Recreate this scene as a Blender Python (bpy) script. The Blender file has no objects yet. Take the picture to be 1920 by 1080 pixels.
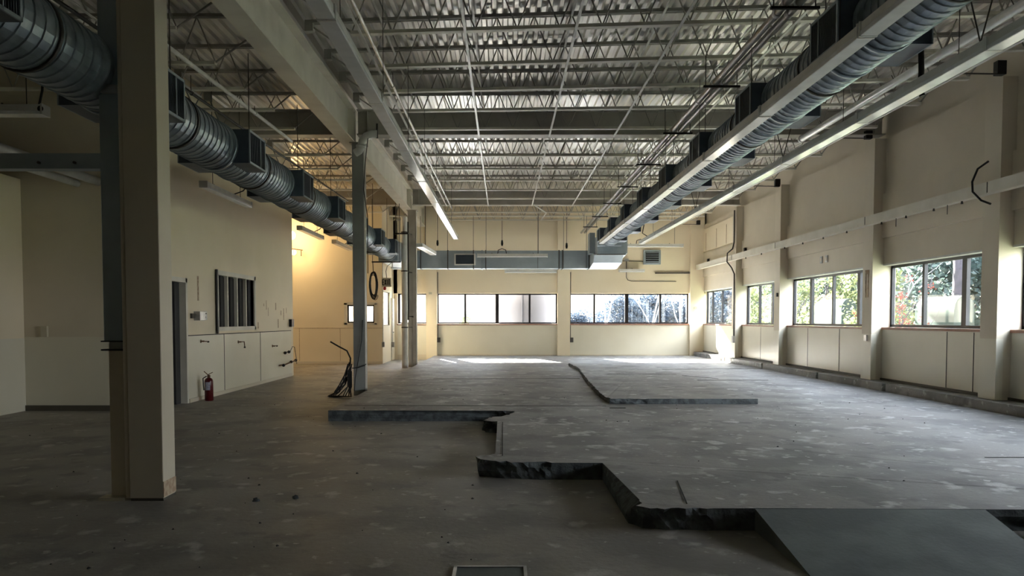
import bpy, math, random
from mathutils import Vector, Matrix, noise
R = math.radians
PI = math.pi
rnd = random.Random(7)
sc = bpy.context.scene
col = sc.collection

# ------------------------------------------------------------------ camera
cd = bpy.data.cameras.new('camera'); cam = bpy.data.objects.new('camera', cd); col.objects.link(cam)
cam.location = (0, 0, 1.5); cam.rotation_euler = (R(90 - 2.37), 0, 0)
cd.sensor_width = 36; cd.lens = 1450 / 1920 * 36
cd.shift_x = 16 / 1920; cd.shift_y = 120 / 1920
cd.clip_end = 400
sc.camera = cam
# ------------------------------------------------------------------ world, sun, exposure
sc.view_settings.view_transform = 'Standard'; sc.view_settings.look = 'None'
sc.view_settings.gamma = 1; sc.view_settings.use_curve_mapping = False
sc.view_settings.exposure = 2.42
w = bpy.data.worlds.new('world'); sc.world = w; w.use_nodes = True
wn = w.node_tree.nodes; wl = w.node_tree.links; wn.clear()
wo = wn.new('ShaderNodeOutputWorld'); wb = wn.new('ShaderNodeBackground'); sk = wn.new('ShaderNodeTexSky')
sk.sky_type = 'NISHITA'; sk.sun_disc = False; sk.sun_elevation = R(24); sk.sun_rotation = R(-17)
sk.air_density = 1.2; sk.dust_density = 2.0; sk.ozone_density = 1.0
tc = wn.new('ShaderNodeTexCoord'); sx = wn.new('ShaderNodeSeparateXYZ'); cr = wn.new('ShaderNodeValToRGB')
wl.new(tc.outputs['Generated'], sx.inputs[0]); wl.new(sx.outputs[2], cr.inputs[0])
for i, (p_, c_) in enumerate([(0, (.68, .71, .74)), (.09, (.72, .76, .83)), (.2, (2.0, 2.2, 2.6)), (1, (2.5, 2.85, 3.5))]):
    e_ = cr.color_ramp.elements[i] if i < 2 else cr.color_ramp.elements.new(p_)
    e_.position = p_; e_.color = (*c_, 1)
mixw = wn.new('ShaderNodeMix'); mixw.data_type = 'RGBA'; mixw.inputs[0].default_value = 0.97
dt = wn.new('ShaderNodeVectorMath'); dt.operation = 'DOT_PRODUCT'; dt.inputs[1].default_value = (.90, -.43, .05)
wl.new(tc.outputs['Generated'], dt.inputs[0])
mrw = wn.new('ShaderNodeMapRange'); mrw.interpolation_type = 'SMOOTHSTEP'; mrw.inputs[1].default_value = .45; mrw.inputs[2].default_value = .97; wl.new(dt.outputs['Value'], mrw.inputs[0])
mc = wn.new('ShaderNodeMix'); mc.data_type = 'RGBA'; mc.blend_type = 'ADD'; mc.inputs[7].default_value = (3.3, 3.2, 3.05, 1)   # unseen bright sky zone, added to light the left walls
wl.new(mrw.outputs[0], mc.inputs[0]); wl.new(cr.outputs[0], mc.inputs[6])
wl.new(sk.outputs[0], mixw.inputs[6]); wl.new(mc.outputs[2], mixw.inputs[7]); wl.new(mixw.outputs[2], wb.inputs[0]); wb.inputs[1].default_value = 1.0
wl.new(wb.outputs[0], wo.inputs[0])
sd = bpy.data.lights.new('sun', 'SUN'); sd.energy = 28; sd.angle = R(0.7); sd.color = (1, .93, .82)
sun = bpy.data.objects.new('sun', sd); col.objects.link(sun)
sun.rotation_euler = Vector((.30, -1, -.45)).to_track_quat('-Z', 'Y').to_euler()
sc.cycles.max_bounces = 10; sc.cycles.diffuse_bounces = 6; sc.cycles.transparent_max_bounces = 16
sc.cycles.sample_clamp_indirect = 12

def portal(x, y, z, sx, sz, d):
    l = bpy.data.lights.new('sky_portal', 'AREA'); l.shape = 'RECTANGLE'; l.size = sx; l.size_y = sz
    l.cycles.is_portal = True
    o = bpy.data.objects.new('sky_portal', l); col.objects.link(o); o.location = (x, y, z)
    o.rotation_euler = Vector(d).to_track_quat('-Z', 'Y').to_euler()
    return o

# ------------------------------------------------------------------ materials
M = {}
def mat(name, c, rough=.6, metal=0, spec=.4, c2=None, scale=3, lo=.4, hi=.6, bump=0, bscale=30, stretch=(1, 1, 1), detail=6):
    m = bpy.data.materials.new(name); m.use_nodes = True; n = m.node_tree.nodes; l = m.node_tree.links
    b = n['Principled BSDF']; b.inputs['Roughness'].default_value = rough; b.inputs['Metallic'].default_value = metal
    b.inputs['Specular IOR Level'].default_value = spec
    g = n.new('ShaderNodeNewGeometry'); mp = n.new('ShaderNodeMapping'); mp.inputs['Scale'].default_value = stretch
    l.new(g.outputs['Position'], mp.inputs[0])
    t = n.new('ShaderNodeTexNoise'); t.inputs['Scale'].default_value = scale; t.inputs['Detail'].default_value = detail
    l.new(mp.outputs[0], t.inputs['Vector'])
    r = n.new('ShaderNodeValToRGB'); r.color_ramp.elements[0].position = lo; r.color_ramp.elements[1].position = hi
    c2 = c2 or tuple(x * .9 for x in c)
    r.color_ramp.elements[0].color = (*c2, 1); r.color_ramp.elements[1].color = (*c, 1)
    l.new(t.outputs[0], r.inputs[0]); l.new(r.outputs[0], b.inputs['Base Color'])
    if bump:
        t2 = n.new('ShaderNodeTexNoise'); t2.inputs['Scale'].default_value = bscale; t2.inputs['Detail'].default_value = 5
        l.new(g.outputs['Position'], t2.inputs['Vector'])
        bp = n.new('ShaderNodeBump'); bp.inputs['Strength'].default_value = bump; bp.inputs['Distance'].default_value = .02
        l.new(t2.outputs[0], bp.inputs['Height']); l.new(bp.outputs[0], b.inputs['Normal'])
    M[name] = m; return m

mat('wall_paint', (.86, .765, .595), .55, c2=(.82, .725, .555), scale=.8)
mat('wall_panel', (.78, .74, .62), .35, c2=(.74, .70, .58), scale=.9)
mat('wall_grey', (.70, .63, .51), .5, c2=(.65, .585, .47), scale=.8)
mat('steel_white', (.52, .50, .46), .45, c2=(.44, .42, .38), scale=2)
mat('steel_cream', (.76, .73, .65), .45, c2=(.68, .65, .57), scale=2)
mat('column_grey', (.36, .37, .36), .5, c2=(.31, .32, .315), scale=3)
mat('conduit_grey', (.36, .355, .34), .4, .2, c2=(.31, .305, .29), scale=6)
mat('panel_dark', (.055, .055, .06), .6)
mat('joist_grey', (.42, .405, .37), .5, c2=(.34, .33, .30), scale=2)
mat('deck', (.88, .86, .83), .36, .7, c2=(.62, .61, .59), scale=.9, lo=.35, hi=.65, stretch=(1, .6, 1), detail=2)
mat('duct_metal', (.36, .42, .48), .33, .7, c2=(.24, .29, .34), scale=5)
mat('duct_sheet', (.40, .47, .53), .42, .45, c2=(.34, .40, .46), scale=2)
mat('duct_dark', (.10, .13, .17), .45, .4, c2=(.08, .10, .14), scale=3)
mat('grille', (.05, .065, .09), .5, .3, c2=(.035, .05, .07), scale=3)
mat('fixture', (.72, .72, .70), .35, c2=(.62, .62, .60), scale=4)
mat('lens', (.85, .87, .9), .16, c2=(.78, .8, .83), scale=6, spec=.7)
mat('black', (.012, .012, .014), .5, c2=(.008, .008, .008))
mat('frame_dark', (.02, .02, .024), .4, .3, c2=(.015, .015, .018))
mat('sill', (.34, .15, .09), .45, c2=(.27, .12, .075), scale=6)
mat('galv', (.6, .6, .6), .35, .7, c2=(.45, .45, .45), scale=8)
mat('rust', (.2, .11, .06), .8, c2=(.12, .07, .04), scale=12)
mat('dark_gap', (.03, .03, .028), .9)
mat('red_paint', (.11, .008, .010), .3, c2=(.08, .006, .008))
mat('red_bright', (.6, .05, .04), .4)
mat('label_paper', (.5, .5, .6), .6, c2=(.3, .3, .42), scale=60)
mat('beige_plastic', (.6, .55, .42), .5)
mat('rod', (.09, .085, .08), .5, .5)
mat('brown_stain', (.42, .29, .20), .9, c2=(.58, .47, .34), scale=20)
mat('rubble', (.16, .18, .19), .9, c2=(.07, .08, .085), scale=14, bump=.8, bscale=40)
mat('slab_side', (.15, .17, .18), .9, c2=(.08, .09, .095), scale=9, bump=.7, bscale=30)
mat('ramp_mat', (.20, .22, .21), .75, c2=(.15, .165, .16), scale=2.2, bump=.15)
mat('silo', (.078, .080, .105), .8, c2=(.072, .074, .098), scale=.6)
mat('tank', (.060, .075, .065), .95, spec=.03, c2=(.045, .06, .055), scale=.9)
mat('bark', (.085, .07, .085), .9, c2=(.055, .05, .06), scale=9)
mat('pale_bark', (.26, .26, .27), .8, c2=(.18, .18, .19), scale=9)
mat('ground', (.40, .38, .30), .95, c2=(.22, .28, .12), scale=.5)
mat('asphalt', (.55, .55, .54), .9, c2=(.48, .48, .47), scale=.6)
mat('base_dark', (.10, .09, .07), .6)

def concrete(name, base, dark, light, brown, seed=0.0):
    m = bpy.data.materials.new(name); m.use_nodes = True; n = m.node_tree.nodes; l = m.node_tree.links
    b = n['Principled BSDF']; b.inputs['Specular IOR Level'].default_value = .35
    g = n.new('ShaderNodeNewGeometry')
    def nz(scale, det, st=(1, 1, 1), off=0.0):
        mp = n.new('ShaderNodeMapping'); mp.inputs['Scale'].default_value = st; mp.inputs['Location'].default_value = (off + seed, off, 0)
        l.new(g.outputs['Position'], mp.inputs[0])
        t = n.new('ShaderNodeTexNoise'); t.inputs['Scale'].default_value = scale; t.inputs['Detail'].default_value = det
        l.new(mp.outputs[0], t.inputs['Vector']); return t.outputs[0]
    def ramp(src, a, z):
        r = n.new('ShaderNodeMapRange'); r.inputs[1].default_value = a; r.inputs[2].default_value = z; l.new(src, r.inputs[0]); return r.outputs[0]
    def mx(f, a, c):
        x = n.new('ShaderNodeMix'); x.data_type = 'RGBA'; l.new(f, x.inputs[0])
        if isinstance(a, tuple): x.inputs[6].default_value = (*a, 1)
        else: l.new(a, x.inputs[6])
        x.inputs[7].default_value = (*c, 1); return x.outputs[2]
    c = mx(ramp(nz(.55, 4, (1, 1, 1), 3), .40, .60), base, brown)
    c = mx(ramp(nz(1.4, 8, (1, .9, 1), 11), .48, .62), c, dark)
    c = mx(ramp(nz(2.6, 7, (1, .9, 1), 17), .58, .66), c, dark)
    c = mx(ramp(nz(3.5, 6, (1, .9, 1), 23), .60, .68), c, light)
    c = mx(ramp(nz(9, 3, (1, 1, 1), 40), .66, .70), c, light)
    c = mx(ramp(nz(60, 2, (1, 1, 1), 50), .55, .9), c, dark)
    l.new(c, b.inputs['Base Color'])
    ro = n.new('ShaderNodeMapRange'); ro.inputs[3].default_value = .42; ro.inputs[4].default_value = .75
    l.new(nz(1.2, 5, (1, 1, 1), 70), ro.inputs[0]); l.new(ro.outputs[0], b.inputs['Roughness'])
    bp = n.new('ShaderNodeBump'); bp.inputs['Strength'].default_value = .35; bp.inputs['Distance'].default_value = .012
    l.new(nz(18, 6, (1, 1, 1), 90), bp.inputs['Height']); l.new(bp.outputs[0], b.inputs['Normal'])
    M[name] = m
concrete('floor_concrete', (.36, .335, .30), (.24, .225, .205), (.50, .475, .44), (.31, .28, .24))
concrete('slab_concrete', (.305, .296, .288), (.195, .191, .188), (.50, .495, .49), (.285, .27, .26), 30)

def leafmat(name, c, c2):
    m = mat(name, c, .55, c2=c2, scale=2.5, lo=.35, hi=.65)
    n = m.node_tree.nodes; l = m.node_tree.links; b = n['Principled BSDF']; out = n['Material Output']
    tr = n.new('ShaderNodeBsdfTranslucent'); mx = n.new('ShaderNodeMixShader'); mx.inputs[0].default_value = .5
    src = b.inputs['Base Color'].links[0].from_socket
    l.new(src, tr.inputs[0]); l.new(b.outputs[0], mx.inputs[1]); l.new(tr.outputs[0], mx.inputs[2]); l.new(mx.outputs[0], out.inputs[0])
leafmat('leaf_green', (.10, .13, .07), (.045, .075, .05))
leafmat('leaf_blue', (.085, .115, .10), (.05, .075, .07))
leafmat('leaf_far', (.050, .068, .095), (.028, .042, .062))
leafmat('leaf_yellow', (.17, .19, .07), (.09, .12, .06))
leafmat('leaf_red', (.30, .06, .05), (.22, .07, .05))

g = bpy.data.materials.new('window_glass'); g.use_nodes = True; n = g.node_tree.nodes; l = g.node_tree.links; n.clear()
o_ = n.new('ShaderNodeOutputMaterial'); tp = n.new('ShaderNodeBsdfTransparent'); gl = n.new('ShaderNodeBsdfGlossy'); ms = n.new('ShaderNodeMixShader')
tp.inputs[0].default_value = (.93, .95, .95, 1); gl.inputs[1].default_value = .03; ms.inputs[0].default_value = .07
l.new(tp.outputs[0], ms.inputs[1]); l.new(gl.outputs[0], ms.inputs[2]); l.new(ms.outputs[0], o_.inputs[0]); M['glass'] = g

def emis(name, c, s):
    m = bpy.data.materials.new(name); m.use_nodes = True; b = m.node_tree.nodes['Principled BSDF']
    b.inputs['Base Color'].default_value = (*c, 1); b.inputs['Emission Color'].default_value = (*c, 1); b.inputs['Emission Strength'].default_value = s; M[name] = m
emis('lamp_warm', (1, .78, .38), 1.1)

# ------------------------------------------------------------------ mesh builder
class MB:
    def __init__(s): s.v = []; s.f = []; s.m = []; s.mi = 0; s.sm = []
    def add(s, vs, fs, smooth=False):
        b = len(s.v); s.v += [tuple(v) for v in vs]
        for f in fs: s.f.append([b + i for i in f]); s.m.append(s.mi); s.sm.append(smooth)
        return s
    def box(s, x0, x1, y0, y1, z0, z1):
        v = [(x, y, z) for x in (x0, x1) for y in (y0, y1) for z in (z0, z1)]
        return s.add(v, [(0, 1, 3, 2), (4, 6, 7, 5), (0, 4, 5, 1), (2, 3, 7, 6), (0, 2, 6, 4), (1, 5, 7, 3)])
    def bar(s, a, b, wd, h=None, up=(0, 0, 1)):
        a = Vector(a); b = Vector(b); h = h or wd; d = (b - a).normalized(); u = Vector(up)
        if abs(d.dot(u)) > .95: u = Vector((1, 0, 0))
        x = d.cross(u).normalized() * wd / 2; z = x.cross(d).normalized() * h / 2
        v = [p + sx * x + sz * z for p in (a, b) for sx, sz in ((-1, -1), (1, -1), (1, 1), (-1, 1))]
        return s.add(v, [(0, 1, 2, 3), (7, 6, 5, 4), (0, 4, 5, 1), (1, 5, 6, 2), (2, 6, 7, 3), (3, 7, 4, 0)])
    def tube(s, pts, r, n=8, cap=True, rs=None):
        pts = [Vector(p) for p in pts]; vs = []; N = len(pts); pr = None
        for i, p in enumerate(pts):
            d = (pts[min(i + 1, N - 1)] - pts[max(i - 1, 0)]).normalized()
            if pr is None:
                u = Vector((0, 0, 1)) if abs(d.z) < .9 else Vector((1, 0, 0)); x = d.cross(u).normalized()
            else:
                x = (pr - d * pr.dot(d)).normalized()
            pr = x; y = d.cross(x); rr = rs[i] if rs else r
            for k in range(n): vs.append(p + rr * (math.cos(2 * PI * k / n) * x + math.sin(2 * PI * k / n) * y))
        fs = [(i * n + k, i * n + (k + 1) % n, (i + 1) * n + (k + 1) % n, (i + 1) * n + k) for i in range(N - 1) for k in range(n)]
        s.add(vs, fs, True)
        if cap: s.add(vs[:n], [tuple(range(n))[::-1]]); s.add(vs[-n:], [tuple(range(n))])
        return s
    def lathe(s, prof, c, axis='z', n=20):
        vs = []
        for r, h in prof:
            for k in range(n):
                a = 2 * PI * k / n; x, y = r * math.cos(a), r * math.sin(a)
                vs.append((c[0] + x, c[1] + y, c[2] + h) if axis == 'z' else (c[0] + x, c[1] + h, c[2] + y) if axis == 'y' else (c[0] + h, c[1] + x, c[2] + y))
        N = len(prof)
        s.add(vs, [(i * n + k, i * n + (k + 1) % n, (i + 1) * n + (k + 1) % n, (i + 1) * n + k) for i in range(N - 1) for k in range(n)], True)
        s.add(vs[:n], [tuple(range(n))[::-1]]); s.add(vs[-n:], [tuple(range(n))]); return s
    def build(s, name, m, parent=None, loc=None, bevel=0):
        me = bpy.data.meshes.new(name); o = bpy.data.objects.new(name, me)
        if parent is not None: off = ploc(parent)
        elif loc is not None: off = Vector(loc)
        else:
            xs = [v[0] for v in s.v]; ys = [v[1] for v in s.v]; zs = [v[2] for v in s.v]
            off = Vector(((min(xs) + max(xs)) / 2, (min(ys) + max(ys)) / 2, min(zs)))
        me.from_pydata([(v[0] - off.x, v[1] - off.y, v[2] - off.z) for v in s.v], [], s.f)
        for k in (m if isinstance(m, (list, tuple)) else [m]): me.materials.append(M[k])
        me.polygons.foreach_set('material_index', s.m); me.polygons.foreach_set('use_smooth', s.sm); me.update()
        col.objects.link(o)
        if parent is not None: o.parent = parent
        else: o.location = off
        o['w'] = tuple(off)
        if bevel:
            b = o.modifiers.new('bevel', 'BEVEL'); b.width = bevel; b.segments = 2; b.limit_method = 'ANGLE'
        return o
def ploc(o):
    v = Vector((0, 0, 0))
    while o is not None: v += o.location; o = o.parent
    return v
def tag(o, label=None, cat=None, group=None, kind=None):
    if 'w' in o: del o['w']
    if label: o['label'] = label
    if cat: o['category'] = cat
    if group: o['group'] = group
    if kind: o['kind'] = kind
    return o
def thing(name, loc, label=None, cat=None, group=None, kind=None):
    o = bpy.data.objects.new(name, None); col.objects.link(o); o.location = loc; o.empty_display_size = .1
    return tag(o, label, cat, group, kind)
def S(name, mb, m, label, bevel=0):
    return tag(mb.build(name, m, bevel=bevel), label, None, None, 'structure')
def solo(name, mb, m, label, cat, group=None, bevel=0):
    return tag(mb.build(name, m, bevel=bevel), label, cat, group)
def copy_tree(o, parent=None):
    c = o.copy(); col.objects.link(c)
    if parent is not None: c.parent = parent
    for ch in list(o.children): copy_tree(ch, c)
    return c
def bx(*a): return MB().box(*a)

# ================================================================== SHELL
FY = 29.2; WX = 7.52; PX = 7.30; DZ = 5.83; GT = 5.66
S('floor', bx(-9.2, 7.95, -5, 29.6, -.25, 0), 'floor_concrete', 'bare lower concrete floor, brownish grey with scuffs and pale scrapes')

def rough_slab(pts, z0, z1, name, label, amp=.05, mats=('slab_concrete', 'slab_side')):
    """pts: (x, y, rough) counter clockwise; rough applies to the edge that starts at the point"""
    out = []
    for i, (x, y, r) in enumerate(pts):
        x2, y2, _ = pts[(i + 1) % len(pts)]
        L = math.hypot(x2 - x, y2 - y); k = max(1, int(L / .05)) if r else 1
        nx, ny = -(y2 - y) / L, (x2 - x) / L
        for j in range(k): out.append((x + (x2 - x) * j / k, y + (y2 - y) * j / k, nx, ny, r))
    rows = [1, .72, .4, .0]; mb = MB(); N = len(out); vs = []
    for ri, t in enumerate(rows):
        z = z0 + (z1 - z0) * t
        for i, (x, y, nx, ny, r) in enumerate(out):
            if r:
                q = noise.noise(Vector((x * 4.3, y * 4.3, ri * .9))) * amp * 1.6 + noise.noise(Vector((x * 17, y * 17, ri * 3.7 + 5))) * amp * .9
                q += (amp * .8, amp * .15, 0, 0)[ri] * abs(noise.noise(Vector((x * 9, y * 9, 2)))) * 2
                if t == 0: q *= .5
                vs.append((x + nx * q, y + ny * q, z - (0 if t in (0,) else abs(noise.noise(Vector((x * 13, y * 13, ri)))) * .018)))
            else: vs.append((x, y, z))
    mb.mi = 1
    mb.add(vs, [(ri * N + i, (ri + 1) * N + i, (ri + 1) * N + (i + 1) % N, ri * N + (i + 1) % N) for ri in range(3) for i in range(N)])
    mb.mi = 0; mb.add(vs[:N], [tuple(range(N))])
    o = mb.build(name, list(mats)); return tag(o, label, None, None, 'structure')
rough_slab([(-2.6, 29.2, 0), (-2.6, 11.42, 0), (-.12, 11.42, 1), (.09, 11.36, 1), (.07, 10.95, 1), (-.22, 10.62, 1), (-.25, 10.28, 1), (-.08, 10.2, 0), (-.09, 7.78, 1),
            (-.25, 7.58, 1), (-.24, 7.36, 1), (.02, 7.27, 1), (.45, 7.22, 0), (.93, 7.21, 0), (.94, 5.72, 1), (1.0, 5.5, 1), (1.5, 5.46, 0), (1.79, 5.46, 0), (3.72, 5.46, 1), (4.6, 5.6, 1), (7.15, 5.5, 0), (7.15, 29.2, 0)],
           0, .16, 'floor_slab', 'raised grey concrete floor slab with sawcut and broken front edges')
rough_slab([(1.9, 22.6, 1), (1.97, 20.2, 1), (1.80, 17, 1), (1.66, 13.2, 1), (1.70, 12.32, 1), (2.3, 12.3, 0), (4.05, 12.27, 0), (4.05, 22.4, 0)], .16, .245,
           'floor_topping', 'second thin concrete layer on the slab with a straight sawcut front', .022)
mb = MB(); mb.add([(1.79, 5.45, .158), (3.42, 5.45, .158), (3.30, 4.42, .004), (1.79, 4.42, .004), (1.79, 5.45, 0), (3.42, 5.45, 0), (3.30, 4.42, 0), (1.79, 4.42, 0)],
   [(0, 3, 2, 1), (4, 5, 6, 7), (0, 1, 5, 4), (1, 2, 6, 5), (2, 3, 7, 6), (3, 0, 4, 7)])
S('floor_ramp', mb, 'ramp_mat', 'smooth dark grey concrete ramp sloping down from the slab toward the camera')
# seams / saw cuts on the floors
for i, (a, b, wd) in enumerate([((1.9, 23.2, .161), (4.9, 17.6, .161), .02), ((4.7, 7.5, .161), (6.4, 7.5, .161), .015), ((-1.6, 17.6, .161), (1.75, 17.7, .161), .03), ((4.1, 17.2, .161), (5.9, 17.2, .161), .04),
     ((2.4, 17.9, .246), (4.0, 17.85, .246), .03), ((-.01, 10.1, .161), (-.01, 7.6, .161), .008), ((1.45, 6.4, .161), (1.34, 5.6, .161), .008), ((1.6, 12.0, .161), (-2.5, 12.1, .161), .01), ((3.9, 21.0, .161), (7.1, 21.2, .161), .03)]):
    S('trim_%d' % (i + 1), MB().bar(a, b, wd, .004), 'dark_gap', 'thin dark saw cut line in the concrete floor')
k = 10
S('trim_10', bx(1.62, 1.86, 11.72, 11.77, .158, .163), 'dark_gap', 'short black slot in the slab in front of the raised topping')
# hatch at the bottom of the view
mb = MB().box(-.28, .12, 3.9, 4.62, -.01, .004)
S('trim_11', mb, 'ramp_mat', 'square steel floor hatch at the near edge of the lower floor')
mb = MB()
for q in ((-.30, -.28, 3.9, 4.64), (.12, .14, 3.9, 4.64), (-.30, .14, 4.62, 4.64)): mb.box(*q, -.01, .01)
S('trim_12', mb, 'galv', 'thin metal edging around the floor hatch')
# pits patch, debris
mb = MB()
for i in range(150):
    y = rnd.uniform(4.2, 16); x = rnd.uniform(-.62 * y, .6 * y); onslab = x > 1.0 and y > 5.7 or x > -2.4 and y > 11.7
    if -.4 < x < 1.0 and y < 11.6 or (not onslab and -3 < x): 
        if x > -.1: continue
    z = .162 if onslab else .002
    if onslab and 1.5 < x < 4.1 and y > 12.2: continue
    if 1.7 < x < 3.5 and y < 5.6: continue
    if x < -5.4 and y > 12: continue
    s_ = rnd.uniform(.004, .014); a = rnd.uniform(0, 3)
    v = [(x + s_ * math.cos(a + q * 2.1) * rnd.uniform(.7, 1.6), y + s_ * math.sin(a + q * 2.1) * rnd.uniform(.7, 1.6), z - .002) for q in range(3)] + [(x, y, z + s_ * .8)]
    mb.add(v, [(0, 1, 3), (1, 2, 3), (2, 0, 3), (2, 1, 0)])
tag(mb.build('debris', 'black'), 'tiny dark crumbs and grit scattered over the concrete floor', 'debris', None, 'stuff')
for i, (x, y, z, s_) in enumerate([(-.17, 10.45, .0, .13), (3.86, 5.30, .0, .19), (4.2, 5.36, .0, .17), (-2.05, 6.35, 0, .03), (-1.75, 6.45, 0, .03)]):
    mb = MB(); n_ = 9; vs = []; rr = random.Random(i + 3)
    for a in range(6):
        for b in range(n_):
            th = PI / 2 * a / 5.01; ph = 2 * PI * b / n_
            q = s_ * (1 + rr.uniform(-.28, .2)); vs.append((x + q * math.cos(th) * math.cos(ph), y + q * .8 * math.cos(th) * math.sin(ph), z + q * .95 * math.sin(th)))
    mb.add(vs, [(a * n_ + b, a * n_ + (b + 1) % n_, (a + 1) * n_ + (b + 1) % n_, (a + 1) * n_ + b) for a in range(5) for b in range(n_)] + [tuple(5 * n_ + b for b in range(n_))])
    lb = ['dark broken concrete lump in the notch of the slab edge', 'large jagged concrete chunk beside the right edge of the ramp', 'jagged concrete chunk farthest right at the slab front',
          'small dark chip on the lower floor, left of the other chip', 'small dark chip on the lower floor, right of the other chip'][i]
    solo('concrete_chunk', mb, 'rubble', lb, 'rubble', 'broken concrete pieces')

# ---- right wall: pillars, bays, windows
mp_ = [(-3.2, -2.8), (.6, 1.0), (3.7, 4.1), (7.3, 7.7), (11.45, 11.85), (15.35, 15.76), (20.49, 20.9), (24.37, 24.77)]
bays = [(mp_[i][1], mp_[i + 1][0]) for i in range(len(mp_) - 1)] + [(24.77, 29.2)]
names = ['behind the camera', 'behind the camera by the second pillar', 'nearest the camera', 'just cut by the right picture edge', 'largest fully seen, nearest full bay', 'second full bay, four panes', 'third bay, two panes seen', 'farthest bay beside the corner']
mb = MB(); mbp = MB(); win = 0
GX = 7.70
for (a, b) in mp_:
    mb.box(PX, 7.76, a, b, .31, 5.06)
mb.box(WX, 7.76, -5, -3.2, 0, DZ)
for (a, b) in bays:
    mb.box(WX, 7.76, a, b, 2.6 if b > 4 else 1.33, 5.06)            # wall above window
    mb.box(WX - .05, WX + .1, a, b, 3.11, 3.98)  # projecting band
    mbp.box(WX, 7.76, a, b, .31, 1.33)
mb.box(7.6, 7.8, -5, 29.2, 5.04, DZ + .1)
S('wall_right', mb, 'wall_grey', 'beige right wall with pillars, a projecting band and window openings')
S('wall_right_lower', mbp, 'wall_panel', 'smooth grey beige lower wall panels under the right windows')
mb = MB()
for (a, b) in mp_[:]:
    mb.box(PX - .006, PX + .1, a - .006, b + .006, .31, 1.22)
S('trim_13', mb, 'wall_panel', 'painted lower band wrapped around the right pillars')
# panel joints on lower panels
mb = MB()
for y in (12.35, 13.1, 17.3, 19.1, 16.0, 22.6, 21.3, 27.0): mb.box(WX - .004, WX + .01, y, y + .015, .33, 1.3)
S('trim_14', mb, 'dark_gap', 'vertical seams between the lower right wall panels')
mb = MB().box(WX - .03, WX + .01, -5, 29.2, .31, .35)
S('baseboard_right', mb, 'base_dark', 'thin dark base strip along the right wall')
ks = [-5, 5.2, 14.45, 14.57, 17.62, 17.72, 21.3, 21.45, 24.6, 24.72, 29.2]
n_k = 15
for a, b in ((-5, 14.45), (14.57, 17.55), (17.66, 21.3), (21.42, 24.9), (25.02, 29.2)):
    S('trim_%d' % n_k, bx(7.15, 7.78, a, b, 0, .305), 'slab_concrete', 'low concrete kerb block along the foot of the right wall', .012); n_k += 1
S('trim_%d' % n_k, bx(7.3, 7.76, -5, 29.2, .0, .28), 'slab_side', 'recessed footing behind the kerb gaps'); n_k += 1

def window(n, axis, p, a, b, z0, z1, muls, fat=(), label='', wallp=None, t=.05, sill=True, pane=True, face=-1):
    """window in a plane axis=p, spanning a..b along the other axis; frame members round the opening and at muls"""
    global n_k
    if axis == 'x': B = lambda u0, u1, d0, d1, w0, w1: (min(p + face * d0, p + face * d1), max(p + face * d0, p + face * d1), u0, u1, w0, w1)
    else: B = lambda u0, u1, d0, d1, w0, w1: (u0, u1, min(p + face * d0, p + face * d1), max(p + face * d0, p + face * d1), w0, w1)
    loc = (p, (a + b) / 2, z0) if axis == 'x' else ((a + b) / 2, p, z0)
    r = thing('window_%d' % n, loc, label, None, None, 'structure')
    mb = MB()
    for q in ((a, b, z0, z0 + t), (a, b, z1 - t, z1), (a, a + t, z0, z1), (b - t, b, z0, z1)): mb.box(*B(q[0], q[1], -.03, .03, q[2], q[3]))
    mb.build('window_frame', 'frame_dark', r)
    cuts = [a] + list(muls) + [b]
    for i, m_ in enumerate(muls):
        w_ = .065 if i in fat else .036
        MB().box(*B(m_ - w_, m_ + w_, -.028, .034, z0 + t, z1 - t)).build('mullion', 'frame_dark', r)
    for i in range(len(cuts) - 1):
        MB().box(*B(cuts[i] + .02, cuts[i + 1] - .02, -.003, .003, z0 + .02, z1 - .02)).build('pane', 'glass', r)
    if sill:
        MB().box(*B(a - .02, b + .02, .03, wallp, z0 - .05, z0 - .005)).build('window_sill', 'sill', r)
    return r
zz0, zz1 = 1.36, 2.57
wn_ = 1
mul = {0: [-1.5, 0.], 1: [2.3], 2: [5.2, 6.4], 3: [8.6, 9.8, 10.8], 4: [12.9, 14.16], 5: [16.73, 18.05, 19.33], 6: [22.1, 23.23], 7: [25.8, 27.19, 28.43]}
for i, (a, b) in enumerate(bays):
    if b < 4: continue
    window(wn_, 'x', GX, a, b, zz0, zz1, mul[i], fat=(0,) if i != 5 else (0, 2), label='dark framed strip window in the right wall, ' + names[i], wallp=.2); wn_ += 1
    mb = MB().box(WX - .01, 7.76, a, b, 2.57, 2.604)
    S('trim_%d' % n_k, mb, 'fixture', 'pale head lining above a right wall window'); n_k += 1
    portal(7.75, (a + b) / 2, 1.97, b - a, 1.2, (-1, 0, 0))

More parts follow.
